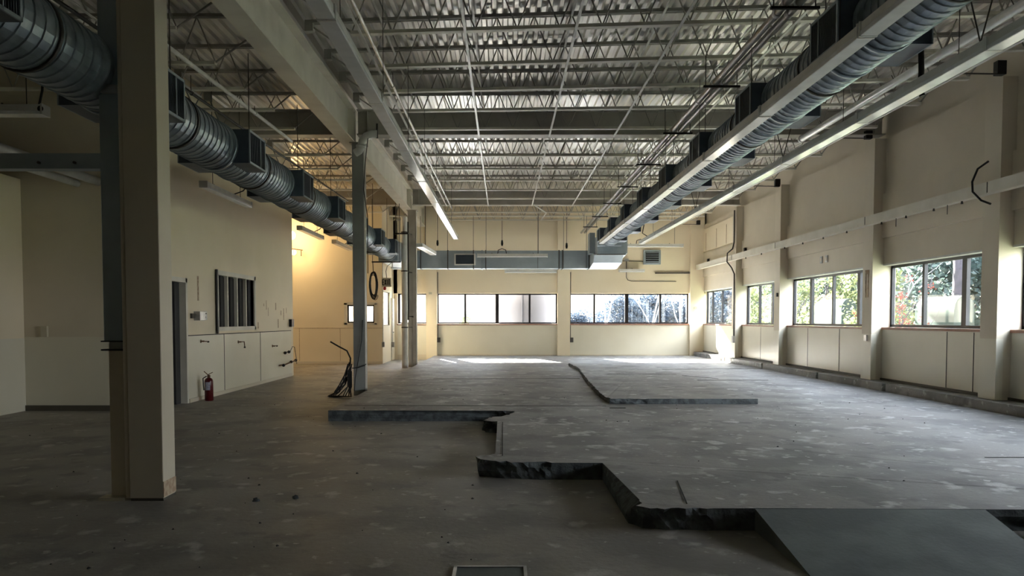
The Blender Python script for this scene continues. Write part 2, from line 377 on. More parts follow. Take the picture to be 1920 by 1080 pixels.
# ---- far wall
mb = MB(); mbp = MB()
far = [(-4.0, -2.9), (-2.5, 2.03), (2.5, 7.0)]
pil = [(-2.9, -2.5), (2.03, 2.5), (7.0, 7.52)]
mb.box(-4.14, 7.6, FY, FY + .24, 2.5, DZ + .1)
for a, b in pil: mb.box(a, b, FY - .15, FY + .24, .0, DZ)
mb.box(-4.14, -4.0, FY, FY + .24, 0, DZ); mb.box(7.5, 7.78, FY - .0, FY + .24, 0, DZ + .1)
for a, b in far: mbp.box(a, b, FY, FY + .24, 0, 1.33)
S('wall_back', mb, 'wall_paint', 'cream far wall with pilasters around the strip windows')
S('wall_back_lower', mbp, 'wall_panel', 'smooth cream panels below the far strip windows')
window(wn_, 'y', FY + .2, -4.0, -2.9, 1.36, 2.5, [-3.95], label='narrow far window at the left end, behind the pipe and the column', wallp=.24); wn_ += 1
window(wn_, 'y', FY + .2, -2.5, 2.03, 1.36, 2.5, [-1.45, -.24, .99], fat=(1,), label='far strip window with four panes, left of the middle pilaster', wallp=.24); wn_ += 1
window(wn_, 'y', FY + .2, 2.5, 7.0, 1.36, 2.5, [3.44, 4.67, 5.94], fat=(1,), label='far strip window with four panes, right of the middle pilaster', wallp=.24); wn_ += 1
for a, b in far: portal((a + b) / 2, FY + .25, 1.93, b - a, 1.12, (0, -1, 0))
mb = MB()
for x in (-2.49, 2.51): mb.box(x, x + .03, FY - .03, FY + .01, 0.7, 3.3)
S('trim_%d' % n_k, mb, 'base_dark', 'dark vertical joints and conduit lines beside the far pilasters'); n_k += 1
S('baseboard_back', bx(-4.0, 7.0, FY - .02, FY + .01, 0, .2), 'wall_grey', 'low base strip of the far wall')

# ---- left walls
mb = MB()
LX = -5.7
mb.box(LX - .2, LX, 12.95, 13.0, 0, DZ); mb.box(LX - .2, LX, 12.95, 13.9, 2.2, DZ)
mb.box(LX - .2, LX, 13.9, 15.42, 1.22, DZ)
mb.box(LX - .2, LX, 15.42, 17.66, 2.42, DZ); mb.box(LX - .2, LX, 15.42, 17.66, 1.22, 1.36)
mb.box(LX - .2, LX, 17.66, 20.75, 1.22, DZ)
mb.box(-9.2, LX, 20.75, 20.95, 0, DZ)
S('wall_left', mb, 'wall_paint', 'cream left wall with the dark doorway and the four pane interior window')
mb = MB(); mb.box(LX - .19, LX + .004, 13.9, 20.75, 0, 1.22)
S('wall_left_lower', mb, 'wall_panel', 'smooth lower panel band on the left wall')
mb = MB()
for y in (15.75, 18.1): mb.box(LX, LX + .008, y, y + .018, .06, 1.22)
mb.box(LX, LX + .008, 13.95, 20.75, 1.21, 1.225)
S('trim_%d' % n_k, mb, 'dark_gap', 'panel seams of the left wall'); n_k += 1
S('baseboard_left', bx(LX - .01, LX + .03, 13.95, 20.75, 0, .07), 'wall_grey', 'pale base strip at the foot of the left wall')
mb = MB(); mb.box(-9.2, LX, 12.75, 12.95, 1.22, DZ)
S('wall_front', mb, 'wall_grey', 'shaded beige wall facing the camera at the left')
S('wall_front_lower', bx(-9.2, LX, 12.745, 12.95, 0, 1.22), 'wall_panel', 'shaded lower panel band of the left facing wall')
S('baseboard_front', bx(-7.9, LX, 12.72, 12.75, 0, .09), 'base_dark', 'dark base strip of the left facing wall')
S('wall_side', bx(-9.2, -7.9, -5, 12.75, 1.2, 3.8), 'wall_paint', 'pale near left side wall ending below the roof')
S('wall_side_lower', bx(-9.2, -7.896, -5, 12.75, 0, 1.2), 'wall_panel', 'lower panel band of the near left side wall')
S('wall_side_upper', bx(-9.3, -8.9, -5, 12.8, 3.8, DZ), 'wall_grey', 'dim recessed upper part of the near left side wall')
S('wall_rear', bx(-9.3, 8, -5.2, -5, 0, DZ), 'wall_grey', 'wall behind the camera')
# recess with the yellow wall, window, side wall
mb = MB(); Y0 = 26.5
mb.box(-9.2, -5.35, Y0, Y0 + .15, 0, DZ); mb.box(-4.42, -4.14, Y0, Y0 + .15, 0, DZ)
mb.box(-5.35, -4.42, Y0, Y0 + .15, 0, 1.40); mb.box(-5.35, -4.42, Y0, Y0 + .15, 2.02, DZ)
mb.box(-4.29, -4.14, Y0 + .15, 26.75, 0, DZ); mb.box(-4.29, -4.14, 26.75, 28.3, 2.5, DZ); mb.box(-4.29, -4.14, 26.75, 28.3, 0, 1.3); mb.box(-4.29, -4.14, 28.3, 29.3, 0, DZ)
S('wall_recess', mb, 'wall_paint', 'warm lit yellow wall of the left recess with a small window')
S('wall_recess_side', bx(-9.3, -9.2, 20.9, 26.6, 0, DZ), 'wall_paint', 'hidden left end of the recess')
window(wn_, 'y', Y0 + .08, -5.35, -4.42, 1.40, 2.02, [], label='small square window in the yellow recess wall, half behind the middle column', sill=False); wn_ += 1
window(wn_, 'x', -4.2, 26.75, 28.3, 1.3, 2.5, [], label='window in the short side wall below the exit sign', sill=False, face=1, t=.03); wn_ += 1
portal(-4.9, Y0 + .2, 1.7, .9, .6, (0, -1, 0)); portal(-4.35, 27.5, 1.9, 1.5, 1.15, (1, 0, 0))
mb = MB()
for x in (-7.0, -5.6): mb.box(x, x + .015, Y0 - .006, Y0, .1, 1.22)
mb.box(-9, -4.14, Y0 - .006, Y0, 1.215, 1.23)
S('trim_%d' % n_k, mb, 'brown_stain', 'fine panel seams of the yellow recess wall'); n_k += 1
mb = MB(); mb.box(-5.45, -5.35, Y0 - .02, Y0, 1.34, 2.08); mb.box(-4.42, -4.34, Y0 - .02, Y0, 1.34, 2.08); mb.box(-5.45, -4.34, Y0 - .02, Y0, 2.02, 2.1); mb.box(-5.45, -4.34, Y0 - .02, Y0, 1.33, 1.40)
S('trim_%d' % n_k, mb, 'steel_cream', 'painted casing around the small recess window'); n_k += 1
S('baseboard_recess', bx(-9, -4.14, Y0 - .02, Y0, 0, .08), 'wall_grey', 'base strip of the recess wall')
# side door (white) at far left and interior door
r = thing('door_1', (-4.12, 28.75, 0), 'white side door at the far left corner beside the exit sign', None, None, 'structure')
MB().box(-4.14, -4.10, 28.45, 29.1, .02, 2.3).build('door_leaf', 'steel_cream', r); MB().lathe([(.02, 0), (.03, .03), (.02, .06)], (-4.1, 28.55, 1.05), 'x', 10).build('door_handle', 'galv', r)
r = thing('door_2', (LX, 13.45, 0), 'open dark doorway in the left wall behind the big column', None, None, 'structure')
mb = MB(); mb.box(LX - .21, LX + .02, 13.86, 13.93, 0, 2.25); mb.box(LX - .21, LX + .02, 12.96, 13.02, 0, 2.25); mb.box(LX - .21, LX + .02, 12.96, 13.93, 2.17, 2.25)
mb.build('door_frame', 'steel_cream', r)
MB().box(LX - .16, LX - .10, 13.66, 13.86, 0, 2.17).build('door_leaf', 'panel_dark', r)
MB().box(LX - .20, LX - .14, 13.70, 13.76, .95, 1.08).build('door_handle', 'black', r)
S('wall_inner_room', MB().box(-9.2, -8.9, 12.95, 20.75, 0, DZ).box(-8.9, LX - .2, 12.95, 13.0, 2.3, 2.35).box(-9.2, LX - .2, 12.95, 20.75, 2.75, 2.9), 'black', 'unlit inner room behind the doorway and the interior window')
# interior window, four open panes with dark angled blinds
r = thing('window_%d' % wn_, (LX, 16.5, 1.36), 'interior window in the left wall with white bars and dark panels behind', None, None, 'structure'); wn_ += 1
mb = MB()
a, b = 15.36, 17.74; z0, z1 = 1.28, 2.49
for q in ((a, b, z0, z0 + .08), (a, b, z1 - .09, z1), (a, a + .08, z0, z1), (b - .08, b, z0, z1)): mb.box(LX - .20, LX + .03, q[0], q[1], q[2], q[3])
mb.build('window_frame', 'steel_cream', r)
for y in (15.98, 16.55, 17.12): MB().box(LX - .05, LX + .02, y - .022, y + .022, z0 + .08, z1 - .09).build('mullion', 'steel_cream', r)
for y in (15.44, 16.0, 16.57, 17.14):
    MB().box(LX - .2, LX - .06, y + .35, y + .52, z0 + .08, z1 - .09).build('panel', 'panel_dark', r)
MB().box(LX + .02, LX + .05, a - .06, a, z0 - .05, z1 + .01).build('edge_strip', 'frame_dark', r)

# ---- roof deck: ribbed sheet, ribs along the depth
mb = MB(); prof = []; p = .155; x = -9.3
while x < 8:
    prof += [(x, DZ), (x + .055, DZ), (x + .075, DZ + .045), (x + .135, DZ + .045)]; x += p
ys = [-5.2, 4, 10.2, 15.6, 20.2, 24.9, 29.6]
for j in range(len(ys) - 1):
    vs = [(q[0], y, q[1] + .002 * (j % 2)) for y in (ys[j], ys[j + 1]) for q in prof]; n_ = len(prof)
    mb.add(vs, [(i, i + 1, n_ + i + 1, n_ + i) for i in range(n_ - 1)])
S('ceiling', mb, 'deck', 'galvanised ribbed steel roof deck')
S('ceiling_top', bx(-9.4, 8.1, -5.2, 29.7, DZ + .1, DZ + .2), 'black', 'roof build up above the deck')
S('ceiling_left', MB().box(-9.3, -5.9, 12.95, 20.75, DZ - .02, DZ), 'black', 'covered deck above the inner room')

# ================================================================== STEEL
def ibeam(mb, a, b, wd, h, t=.02, axis='y', c=0, z=0):
    """a..b along axis, centre c on other axis, z = bottom"""
    def q(u0, u1, w0, w1):
        if axis == 'y': mb.box(u0, u1, a, b, w0, w1)
        else: mb.box(a, b, u0, u1, w0, w1)
    q(c - wd / 2, c + wd / 2, z, z + t); q(c - wd / 2, c + wd / 2, z + h - t, z + h); q(c - .01, c + .01, z + t, z + h - t)
GXc = -3.06
for i, (a, b, lb) in enumerate([(-4.8, 6.4, 'near white steel roof girder passing over the big column'), (6.4, 15.45, 'white steel roof girder between the big column and the middle column'), (15.45, 24.75, 'white steel roof girder between the middle and far columns'), (24.75, 29.1, 'short steel roof girder from the far column to the far wall')]):
    r = thing('roof_girder', (GXc, (a + b) / 2, 5.05), lb, 'beam', 'roof girders in line along the hall')
    mb = MB(); ibeam(mb, a, b, .28, GT - 4.98, .022, 'y', GXc, 4.98); mb.build('beam_section', 'steel_cream', r)
    for y in (a + .12, b - .12): MB().box(GXc - .12, GXc + .12, y - .006, y + .006, 5.0, GT - .02).build('stiffener', 'steel_cream', r)
for i, (Y, xa, xb, lb) in enumerate([(15.6, -2.9, 7.55, 'wide grey cross beam over the middle of the hall'), (15.6, -8.9, -3.1, 'cross beam left of the middle column'), (24.9, -2.9, 7.55, 'cream cross beam at the far column'), (24.9, -9, -3.1, 'cross beam left of the far column')]):
    r = thing('cross_beam', ((xa + xb) / 2, Y, 5.16), lb, 'beam', 'roof cross beams')
    mb = MB(); ibeam(mb, xa, xb, .3, GT - 5.16, .022, 'x', Y, 5.16); mb.build('beam_section', 'steel_white', r)
    for x in (xa + .2, xb - .2): MB().box(x - .006, x + .006, Y - .14, Y + .14, 5.18, GT - .02).build('stiffener', 'steel_white', r)

def make_joist(L, e0=.93, e1=.5):
    r = thing('bar_joist', (0, 0, 5.12)); n_ = int((L - e0 - e1) / .5)
    for nm, z0, z1, x0, x1 in (('bottom_chord', 5.12, 5.158, e0, L - e1), ('top_chord', 5.775, 5.82, 0, L)):
        mb = MB()
        for d in (-.045, .009): mb.box(x0, x1, d, d + .036, z0, z1)
        if nm == 'bottom_chord': mb.box(x0, x1, -.045, .045, z0 - .004, z0 + .004)
        mb.build(nm, 'steel_cream' if nm == 'bottom_chord' else 'joist_grey', r)
    for x in (0, L - .12): MB().box(x, x + .12, -.05, .05, 5.66, 5.776).build('seat', 'joist_grey', r)
    mb = MB(); mb.tube([(.05, 0, 5.77), (e0 + .02, 0, 5.14)], .014, 6, False); mb.tube([(L - .05, 0, 5.77), (L - e1 - .02, 0, 5.14)], .014, 6, False)
    p_ = (L - e0 - e1) / n_
    for i in range(n_):
        x = e0 + i * p_
        mb.tube([(x, 0, 5.14), (x + p_ / 2, 0, 5.79)], .010, 5, False); mb.tube([(x + p_ / 2, 0, 5.79), (x + p_, 0, 5.14)], .010, 5, False)
    mb.build('web', 'joist_grey', r); return r
jy = [(4.7, .08), (6.0, .08), (7.3, .08), (8.55, .08), (9.83, .08), (11.13, .083), (12.35, .075), (13.55, .05), (14.88, .02), (17.28, 0), (18.8, 0), (20.3, 0), (21.8, 0), (23.3, 0), (26.3, 0), (27.3, 0), (28.3, 0)]
J = make_joist(10.4); JL = make_joist(5.6, .5, .93); JM = make_joist(2.5, .3, .8); JS = make_joist(.96, .1, .3); usedj = set()
ordn = ['first', 'second', 'third', 'fourth', 'fifth', 'sixth', 'seventh', 'eighth', 'ninth']
def jlabel(i, side):
    if i <= 8: s_ = '%s bar joist in front of the middle cross beam' % ordn[8 - i]
    elif i <= 13: s_ = '%s bar joist beyond the middle cross beam' % ordn[i - 9]
    else: s_ = '%s bar joist beyond the far cross beam' % ordn[i - 14]
    return s_ + (', right of the girder' if side else ', left of the girder')
for i, (y, sk_) in enumerate(jy):
    o = J if i == 0 else copy_tree(J)
    o.location = (-2.86, y + 2.9 * sk_, 5.12); o.rotation_euler = (0, 0, -math.atan(sk_)); tag(o, jlabel(i, 1), 'joist', 'roof joists right of the girder')
    if 12.5 < y < 21.0: pass
    if 12.9 < y < 20.8:
        o = JM if JM.name not in usedj else copy_tree(JM); Lx = -5.67
    elif y > 26.4:
        o = JS if JS.name not in usedj else copy_tree(JS); Lx = -4.11
    else:
        o = JL if JL.name not in usedj else copy_tree(JL); Lx = -8.75
    usedj.add(o.name); o.location = (Lx, y, 5.12); tag(o, jlabel(i, 0), 'joist', 'roof joists left of the girder')
    pass
# bridging angles
for x, nm in ((-1.8, 'leftmost, beside the left light row'), (-.48, 'second from the left'), (.9, 'at the middle of the hall'), (2.17, 'fourth from the left, beside the twin conduits'), (3.55, 'above the right duct'), (5.22, 'right of the right duct')):
    solo('bridging_bar', MB().bar((x, 4.2, 5.108), (x, 15.4, 5.108), .034, .012), 'fixture', 'pale bridging bar under the near joists, ' + nm, 'brace', 'bridging bars under the near joists')
    solo('bridging_bar', MB().bar((x, 15.8, 5.108), (x, 24.7, 5.108), .034, .012), 'fixture', 'pale bridging bar under the far joists, ' + nm, 'brace', 'bridging bars under the far joists')
for x, nm in ((-1.8, 'leftmost'), (-.48, 'second from the left'), (.9, 'third from the left'), (2.17, 'fourth from the left'), (3.55, 'fifth from the left'), (5.22, 'rightmost')):
    solo('bridging_bar', MB().bar((x + .06, 4.2, 5.765), (x + .06, 24.7, 5.765), .03, .012), 'fixture', 'upper bridging bar close under the roof deck, ' + nm, 'brace', 'upper bridging bars')
for x in (-6.9, -4.9):
    solo('bridging_bar', MB().bar((x, 4.2, 5.108), (x, 12.7, 5.108), .034, .012), 'fixture', 'pale bridging bar under the left joists, ' + ('outer' if x < -6 else 'inner'), 'brace', 'bridging bars under the left joists')
# diagonal brace near far cross beam
solo('diagonal_brace', MB().bar((.95, 24.7, 5.16), (1.45, 26.2, 5.10), .03, .03).bar((1.45, 26.2, 5.11), (1.35, 28.2, 5.11), .04, .02), 'fixture', 'bent pale brace below the far joists near the middle', 'brace')

# ---- columns
r = thing('steel_column', (-2.97, 6.47, 0), 'big nearest column, boxed beige steel with a gutter pipe cover on its left side', 'column', 'columns in line down the hall')
mb = MB(); mb.box(-3.10, -2.82, 6.36, 6.60, .02, 4.98); mb.build('shaft', 'wall_grey', r, bevel=.006)
mb = MB(); mb.tube([(-3.12, 6.40, .02), (-3.12, 6.40, 4.98)], .028, 12); mb.build('corner_pipe', 'wall_grey', r)
mb = MB().box(-3.33, -3.13, 6.44, 6.56, 1.32, 4.98); mb.build('cover_channel', 'duct_sheet', r, bevel=.008)
mb = MB().box(-3.30, -3.14, 6.46, 6.52, .02, 1.30); mb.build('cover_plate', 'wall_grey', r)
MB().box(-3.34, -3.13, 6.41, 6.56, 1.245, 1.258).box(-3.34, -3.13, 6.41, 6.56, 1.318, 1.328).build('clamp', 'black', r)
MB().box(-3.29, -3.15, 6.45, 6.54, 1.258, 1.318).build('clamp_pad', 'conduit_grey', r)
MB().box(-3.32, -3.14, 6.40, 6.44, 3.36, 3.42).build('junction_box', 'galv', r)
mb = MB(); pts = [(-3.165 + .008 * math.sin(k * 2.1), 6.452, 1.24 - k * .085) for k in range(15)]; mb.tube(pts, .004, 5); mb.build('crack', 'black', r)
mb = MB(); mb.box(-3.36, -3.14, 6.36, 6.50, 0, .025); mb.build('base_plate', 'beige_plastic', r)
MB().box(-2.822, -2.816, 6.36, 6.60, .03, .16).build('stain', 'brown_stain', r)
MB().box(-3.09, -2.82, 6.36, 6.60, 0, .022).build('base_gap', 'base_dark', r)

def hcol(x, y, wd, d, label, z1=4.98):
    r = thing('steel_column', (x, y, 0), label, 'column', 'columns in line down the hall')
    mb = MB(); mb.box(x - wd / 2, x + wd / 2, y - d / 2, y - d / 2 + .016, 0, z1); mb.box(x - wd / 2, x + wd / 2, y + d / 2 - .016, y + d / 2, 0, z1); mb.box(x - .008, x + .008, y - d / 2, y + d / 2, 0, z1)
    mb.box(x + wd / 2 - .012, x + wd / 2, y - d / 2, y + d / 2, 0, z1)
    mb.build('shaft', 'steel_white', r)
    MB().box(x - wd / 2 - .04, x + wd / 2 + .04, y - d / 2 - .04, y + d / 2 + .04, z1 - .02, z1).build('cap_plate', 'steel_white', r)
    return r
c2 = hcol(-2.86, 15.45, .23, .26, 'grey middle column between the doorway wall and the slab, cables piled at its foot')
MB().box(-2.97, -2.75, 15.30, 15.32, .1, 4.96).build('face_plate', 'column_grey', c2)
c3 = hcol(-2.90, 24.75, .26, .28, 'far beige column beside the white standpipe')
MB().tube([(-3.03, 24.58, 4.6), (-3.03, 24.58, 1.62), (-2.86, 24.58, 1.60)], .018, 8).build('conduit', 'black', c3)
MB().box(-3.04, -3.0, 24.56, 24.6, 1.5, 4.6).build('strut', 'black', c3)
r = thing('standpipe', (-3.08, 24.15, 0), 'tall white standpipe in front of the far column', 'pipe')
MB().tube([(-3.08, 24.15, 0), (-3.08, 24.15, 4.7)], .095, 16).build('pipe_section', 'fixture', r)
for z in (1.25, 3.0, 4.2): MB().lathe([(.10, 0), (.11, .02), (.10, .04)], (-3.08, 24.15, z), 'z', 16).build('pipe_clamp', 'rod', r); 
for z in (1.27, 3.0, 4.2): MB().bar((-3.0, 24.2, z), (-2.9, 24.62, z), .02, .02).build('bracket', 'rod', r)
# rainwater elbow at middle column
r = thing('drain_elbow', (-2.6, 15.1, 4.7), 'white pipe elbow curling down at the top of the middle column', 'pipe')
MB().tube([(-2.45, 15.15, 5.10), (-2.55, 15.15, 5.10), (-2.66, 15.15, 5.06), (-2.74, 15.15, 4.96), (-2.76, 15.15, 4.86)], .075, 14).build('elbow', 'fixture', r)
MB().tube([(-2.76, 15.15, 4.86), (-2.80, 15.15, 4.78), (-2.88, 15.17, 4.74)], .075, 14).build('elbow', 'fixture', r)
MB().lathe([(.08, 0), (.1, .01), (.1, .05), (.08, .06)], (-2.76, 15.15, 4.84), 'z', 14).build('collar', 'fixture', r)
MB().tube([(-2.45, 15.15, 5.02), (-2.45, 15.15, 5.3)], .02, 6).build('hanger', 'rod', r)

# ================================================================== DUCTS
def spiral(mb, cx, cz, r, y0, y1, p=.125, n=28):
    t = int((y1 - y0) / p); prof = ((0, 0), (.80 * p, 0), (.84 * p, .010), (.96 * p, .010), (p, 0)); vs = []; N = t * n + 1
    for k in range(N):
        a = 2 * PI * k / n
        for dy, dr in prof: vs.append((cx + (r + dr) * math.cos(a), y0 + k / n * p + dy, cz + (r + dr) * math.sin(a)))
    q = len(prof); mb.add(vs, [(k * q + i, k * q + i + 1, (k + 1) * q + i + 1, (k + 1) * q + i) for k in range(N - 1) for i in range(q - 1)], False)
def outlet(r, cx, cz, y, grill_side):
    o = MB().box(cx - .42, cx + .42, y, y + .62, cz - .2, cz + .2).build('outlet_box', 'duct_dark', r)
    for s_ in (-1, 1):
        x = cx + s_ * .42; mb = MB()
        for q in ((y, y + .62, cz - .2, cz - .175), (y, y + .62, cz + .175, cz + .2), (y, y + .025, cz - .2, cz + .2), (y + .595, y + .62, cz - .2, cz + .2), (y + .42, y + .435, cz - .2, cz + .2)):
            mb.box(min(x, x + s_ * .014), max(x, x + s_ * .014), q[0], q[1], q[2], q[3])
        mb.build('grille_frame', 'duct_sheet', o)
        mb = MB()
        for k in range(22): mb.box(min(x, x + s_ * .008), max(x, x + s_ * .008), y + .035 + k * .0262, y + .035 + k * .0262 + .010, cz - .175, cz + .175)
        mb.build('grille', 'grille', o)
    return o
rods = []
DXL, DZL = -3.47, 3.58
DXR, DZR = 3.43, 4.18
def duct(label, cx, cz, r_, y0, y1, boxes):
    r = thing('spiral_duct', (cx, y0, cz - r_), label, 'duct', 'round air ducts along the hall')
    mb = MB(); spiral(mb, cx, cz, r_, y0, y1); mb.build('duct_run', 'duct_metal', r)
    for y in boxes: outlet(r, cx, cz, y, 1)
    for y in boxes:
        for d in (-.06, .64): MB().lathe([(r_ + .012, 0), (r_ + .02, .01), (r_ + .02, .05), (r_ + .012, .06)], (cx, y + d, cz), 'y', 28).build('collar', 'duct_metal', r)
    for y in boxes:
        yy = y + 1.3
        if yy > y1: continue
        MB().lathe([(r_ + .013, 0), (r_ + .017, .002), (r_ + .017, .028), (r_ + .013, .03)], (cx, yy, cz), 'y', 28).build('strap', 'rod', r)
        MB().tube([(cx, yy + .015, cz + r_), (cx, yy + .015, 5.12 if not 15.2 < yy < 16 else 5.16)], .006, 6).build('hanger_rod', 'rod', r)
    return r
dl = duct('round spiral duct with square outlet boxes on the left, passing behind the big column', DXL, DZL, .28, 2.5, 23.6, [4.35 + 2.5 * k for k in range(8)])
dr = duct('round spiral duct with square outlet boxes on the right, above the light row', DXR, DZR, .28, 3.2, 25.4, [4.6 + 2.46 * k for k in range(9)])
# left duct far end: rectangular piece into the cross duct
MB().box(DXL - .32, DXL + .27, 23.5, 24.1, DZL - .3, DZL + .3).build('transition', 'duct_sheet', dl, bevel=.02)
MB().box(DXL - .4, DXL + .25, 24.1, 27.2, 3.33, 3.93).build('transition', 'duct_sheet', dl, bevel=.015)
r = thing('rectangular_duct', (0, 27.5, 3.3), 'wide grey blue rectangular duct across the far wall', 'duct')
MB().box(-3.95, 4.0, 27.22, 27.85, 3.31, 3.93).build('duct_body', 'duct_sheet', r)
for x in (-2.9, -1.95, -1.05, -.75, -.62, 1.95, 2.07, 3.0): MB().box(x - .015, x + .015, 27.195, 27.87, 3.29, 3.95).build('seam', 'rod' if x not in (-.75,) else 'duct_metal', r)
o = MB().box(-1.72, -.98, 27.18, 27.22, 3.42, 3.82).build('vent_frame', 'fixture', r)
MB().box(-1.67, -1.03, 27.17, 27.185, 3.46, 3.78).build('grille', 'grille', o)
mb = MB()
for k in range(14): mb.box(-1.65, -1.05, 27.16, 27.172, 3.475 + k * .0215, 3.483 + k * .0215)
mb.build('louvre', 'duct_dark', o)
for x in (-2.9, -1.95, -1.05, 1.2, 2.1, 2.9): MB().tube([(x, 27.15, 3.3), (x, 27.15, 5.12)], .008, 6).build('hanger_rod', 'rod', r)
# drop boxes right
r2 = thing('duct_drop', (3.6, 26.2, 3.3), 'stepped sheet metal drop joining the right round duct to the cross duct', 'duct')
MB().box(3.08, 3.86, 25.3, 25.75, 3.92, 4.46).build('collar', 'duct_sheet', r2, bevel=.01)
mb = MB(); mb.add([(3.10, 25.6, 4.1), (4.05, 25.6, 4.1), (4.05, 25.6, 3.66), (3.10, 25.6, 3.66), (3.10, 27.3, 4.4), (4.05, 27.3, 4.4), (4.05, 27.3, 3.5), (3.10, 27.3, 3.5)], [(0, 1, 2, 3), (7, 6, 5, 4), (0, 4, 5, 1), (1, 5, 6, 2), (2, 6, 7, 3), (3, 7, 4, 0)])
mb.build('elbow', 'duct_sheet', r2, bevel=.01)
mb = MB(); mb.add([(3.02, 25.75, 3.66), (3.98, 25.75, 3.66), (3.98, 26.1, 3.42), (3.02, 26.1, 3.42), (3.02, 27.3, 3.9), (3.98, 27.3, 3.9), (3.98, 27.3, 3.3), (3.02, 27.3, 3.3), ], [(0, 1, 2, 3), (0, 3, 7, 4), (1, 5, 6, 2), (4, 5, 1, 0), (3, 2, 6, 7), (4, 7, 6, 5)])
mb.build('elbow', 'duct_sheet', r2)
for z, y in ((4.12, 25.56), (3.66, 25.62)): MB().box(3.08, 4.02, y - .02, y + .02, z - .015, z + .015).build('seam', 'rod', r2)
for x0, x1 in ((2.92, 3.1), (4.05, 4.2)): MB().box(x0, x1, 26.3, 26.9, 3.75, 4.45).build('side_wing', 'duct_sheet', r2)

# ================================================================== LIGHT ROWS
def make_light(L, transverse=False, wide=.14):
    r = thing('strip_light', (0, 0, 0)); h = .115
    def b(m, w0, w1, l0, l1, z0, z1):
        return m.box(l0, l1, w0, w1, z0, z1) if transverse else m.box(w0, w1, l0, l1, z0, z1)
    b(MB(), -wide * .42, wide * .42, 0.01, L - .01, .04, h).build('housing', 'fixture', r, bevel=.004)
    mb = MB(); b(mb, -wide / 2, wide / 2, 0.02, L - .02, .0, .042); mb.build('lens', 'lens', r, bevel=.006)
    for e in (0, L - .02): b(MB(), -wide / 2 - .004, wide / 2 + .004, e, e + .02, -.002, h + .004).build('end_cap', 'fixture', r)
    for e in (.5, L - .5):
        if transverse: m = MB().tube([(e, 0, h), (e, 0, h + .03)], .012, 6)
        else: m = MB().tube([(0, e, h), (0, e, h + .03)], .012, 6)
        m.build('knob', 'rod', r)
    return r
def hang(o, x, y, z, ztop, e, dy=True):
    m = MB().tube([(x, y, z), (x, y, ztop)], .005, 5); return m.build('hanger_rod', 'rod', o)
base = make_light(2.42)
base2 = make_light(2.30)
first = True
def row(x, z, ys, lbl, group, B=None):
    global first
    for i, y in enumerate(ys):
        if B is None: o = base if first else copy_tree(base); first = False
        else: o = B if i == 0 else copy_tree(B)
        o.location = (x, y, z)
        tag(o, '%s %s' % (['first', 'second', 'third', 'fourth', 'fifth', 'sixth', 'seventh', 'eighth', 'ninth', 'tenth'][i], lbl), 'light', group)
        for e in (.5,):
            yy = y + e
            MB().tube([(0, e, .115), (0, e, 5.12 - z)], .005, 5).build('hanger_rod', 'rod', o) if False else None
        hr = MB(); hr.tube([(x, y + .5, z + .115), (x, y + .5, 5.118)], .004, 5)
        hr.build('hanger_rod', 'rod', o)
row(2.96, 3.80, [4.0 + 2.446 * k - 0.03 for k in range(8)], 'white strip light from the camera in the row beside the right duct', 'strip lights beside the right duct')
row(4.19, 3.80, [4.30 + 2.424 * k for k in range(8)], 'white strip light from the camera in the row nearest the window wall', 'strip lights near the window wall')
row(-1.36, 3.80, [3.74 + 2.31 * k for k in range(8)], 'white strip light from the camera in the row left of centre', 'strip lights left of centre', base2)
for i, (x, y, lb) in enumerate([(-5.22, 13.55, 'white strip light hung by the left wall above the interior window'), (-5.22, 19.9, 'white strip light hung over the corner of the yellow recess'), (-5.1, 23.4, 'white strip light under the left duct, farthest of the left ones')]):
    o = copy_tree(base)
    for ch in list(o.children):
        if ch.name.startswith('hanger_rod'): bpy.data.objects.remove(ch)
    o.location = (x, y, 3.80); tag(o, lb, 'light', 'strip lights hung by the left wall')
    for e in (.45, 1.9): MB().tube([(x, y + e, 3.915), (x, y + e, DZ)], .006, 5).build('hanger_rod', 'rod', o)
    MB().tube([(x, y + 1.5, 3.92), (x + .12, y + 1.7, 4.02), (x + .15, y + 1.9, 4.15), (x + .1, y + 1.9, 4.3)], .012, 6).build('cable', 'black', o)
tl = make_light(2.42, True, .16)
tl.location = (-7.62, 8.9, 3.82); tag(tl, 'strip light across the upper left edge with a round end socket', 'light')
MB().lathe([(.035, 0), (.03, .01)], (-5.2 - .02, 8.82, 3.88), 'y', 12).build('socket', 'black', tl)
MB().tube([(-5.42, 8.9, 3.93), (-5.42, 8.9, DZ)], .006, 5).build('chain', 'rod', tl)
MB().tube([(-5.28, 8.9, 3.93), (-5.24, 8.9, 4.1), (-5.22, 8.9, 4.35), (-5.24, 8.9, 4.8), (-5.24, 8.9, 5.118)], .014, 7).build('cable', 'black', tl)
for (x, y, z, s_, lb) in [(-.9, 26.7, 3.66, 1, 'strip light hung in front of the far cross duct'), (4.15, 28.4, 4.16, 1, 'strip light hung high at the right of the far wall')]:
    o = make_light(2.42, True, .15); o.location = (x, y, z); tag(o, lb, 'light', 'strip lights at the far wall')
    for e in (.3, 2.1): MB().tube([(x + e, y, z + .115), (x + e, y, DZ)], .007, 5).build('hanger_rod', 'rod', o)
    MB().tube([(x + .7, y, z + .12), (x + .72, y, z + .24), (x + .85, y, z + .29), (x + .98, y, z + .24), (x + 1.0, y, z + .12)], .014, 6).build('cable', 'black', o)
o = make_light(1.95, True, .15); o.location = (.04, 28.9, 3.25); tag(o, 'strip light mounted low behind the far cross duct', 'light'); MB().box(.1, 1.95, 28.9, 29.2, 3.3, 3.34).build('bracket', 'duct_dark', o)
o = make_light(.95, True, .12); o.location = (4.3, 28.9, 3.28); tag(o, 'short strip light below the duct drop by the wall louvre', 'light'); MB().box(4.4, 5.1, 28.9, 29.15, 3.33, 3.36).build('bracket', 'duct_dark', o)
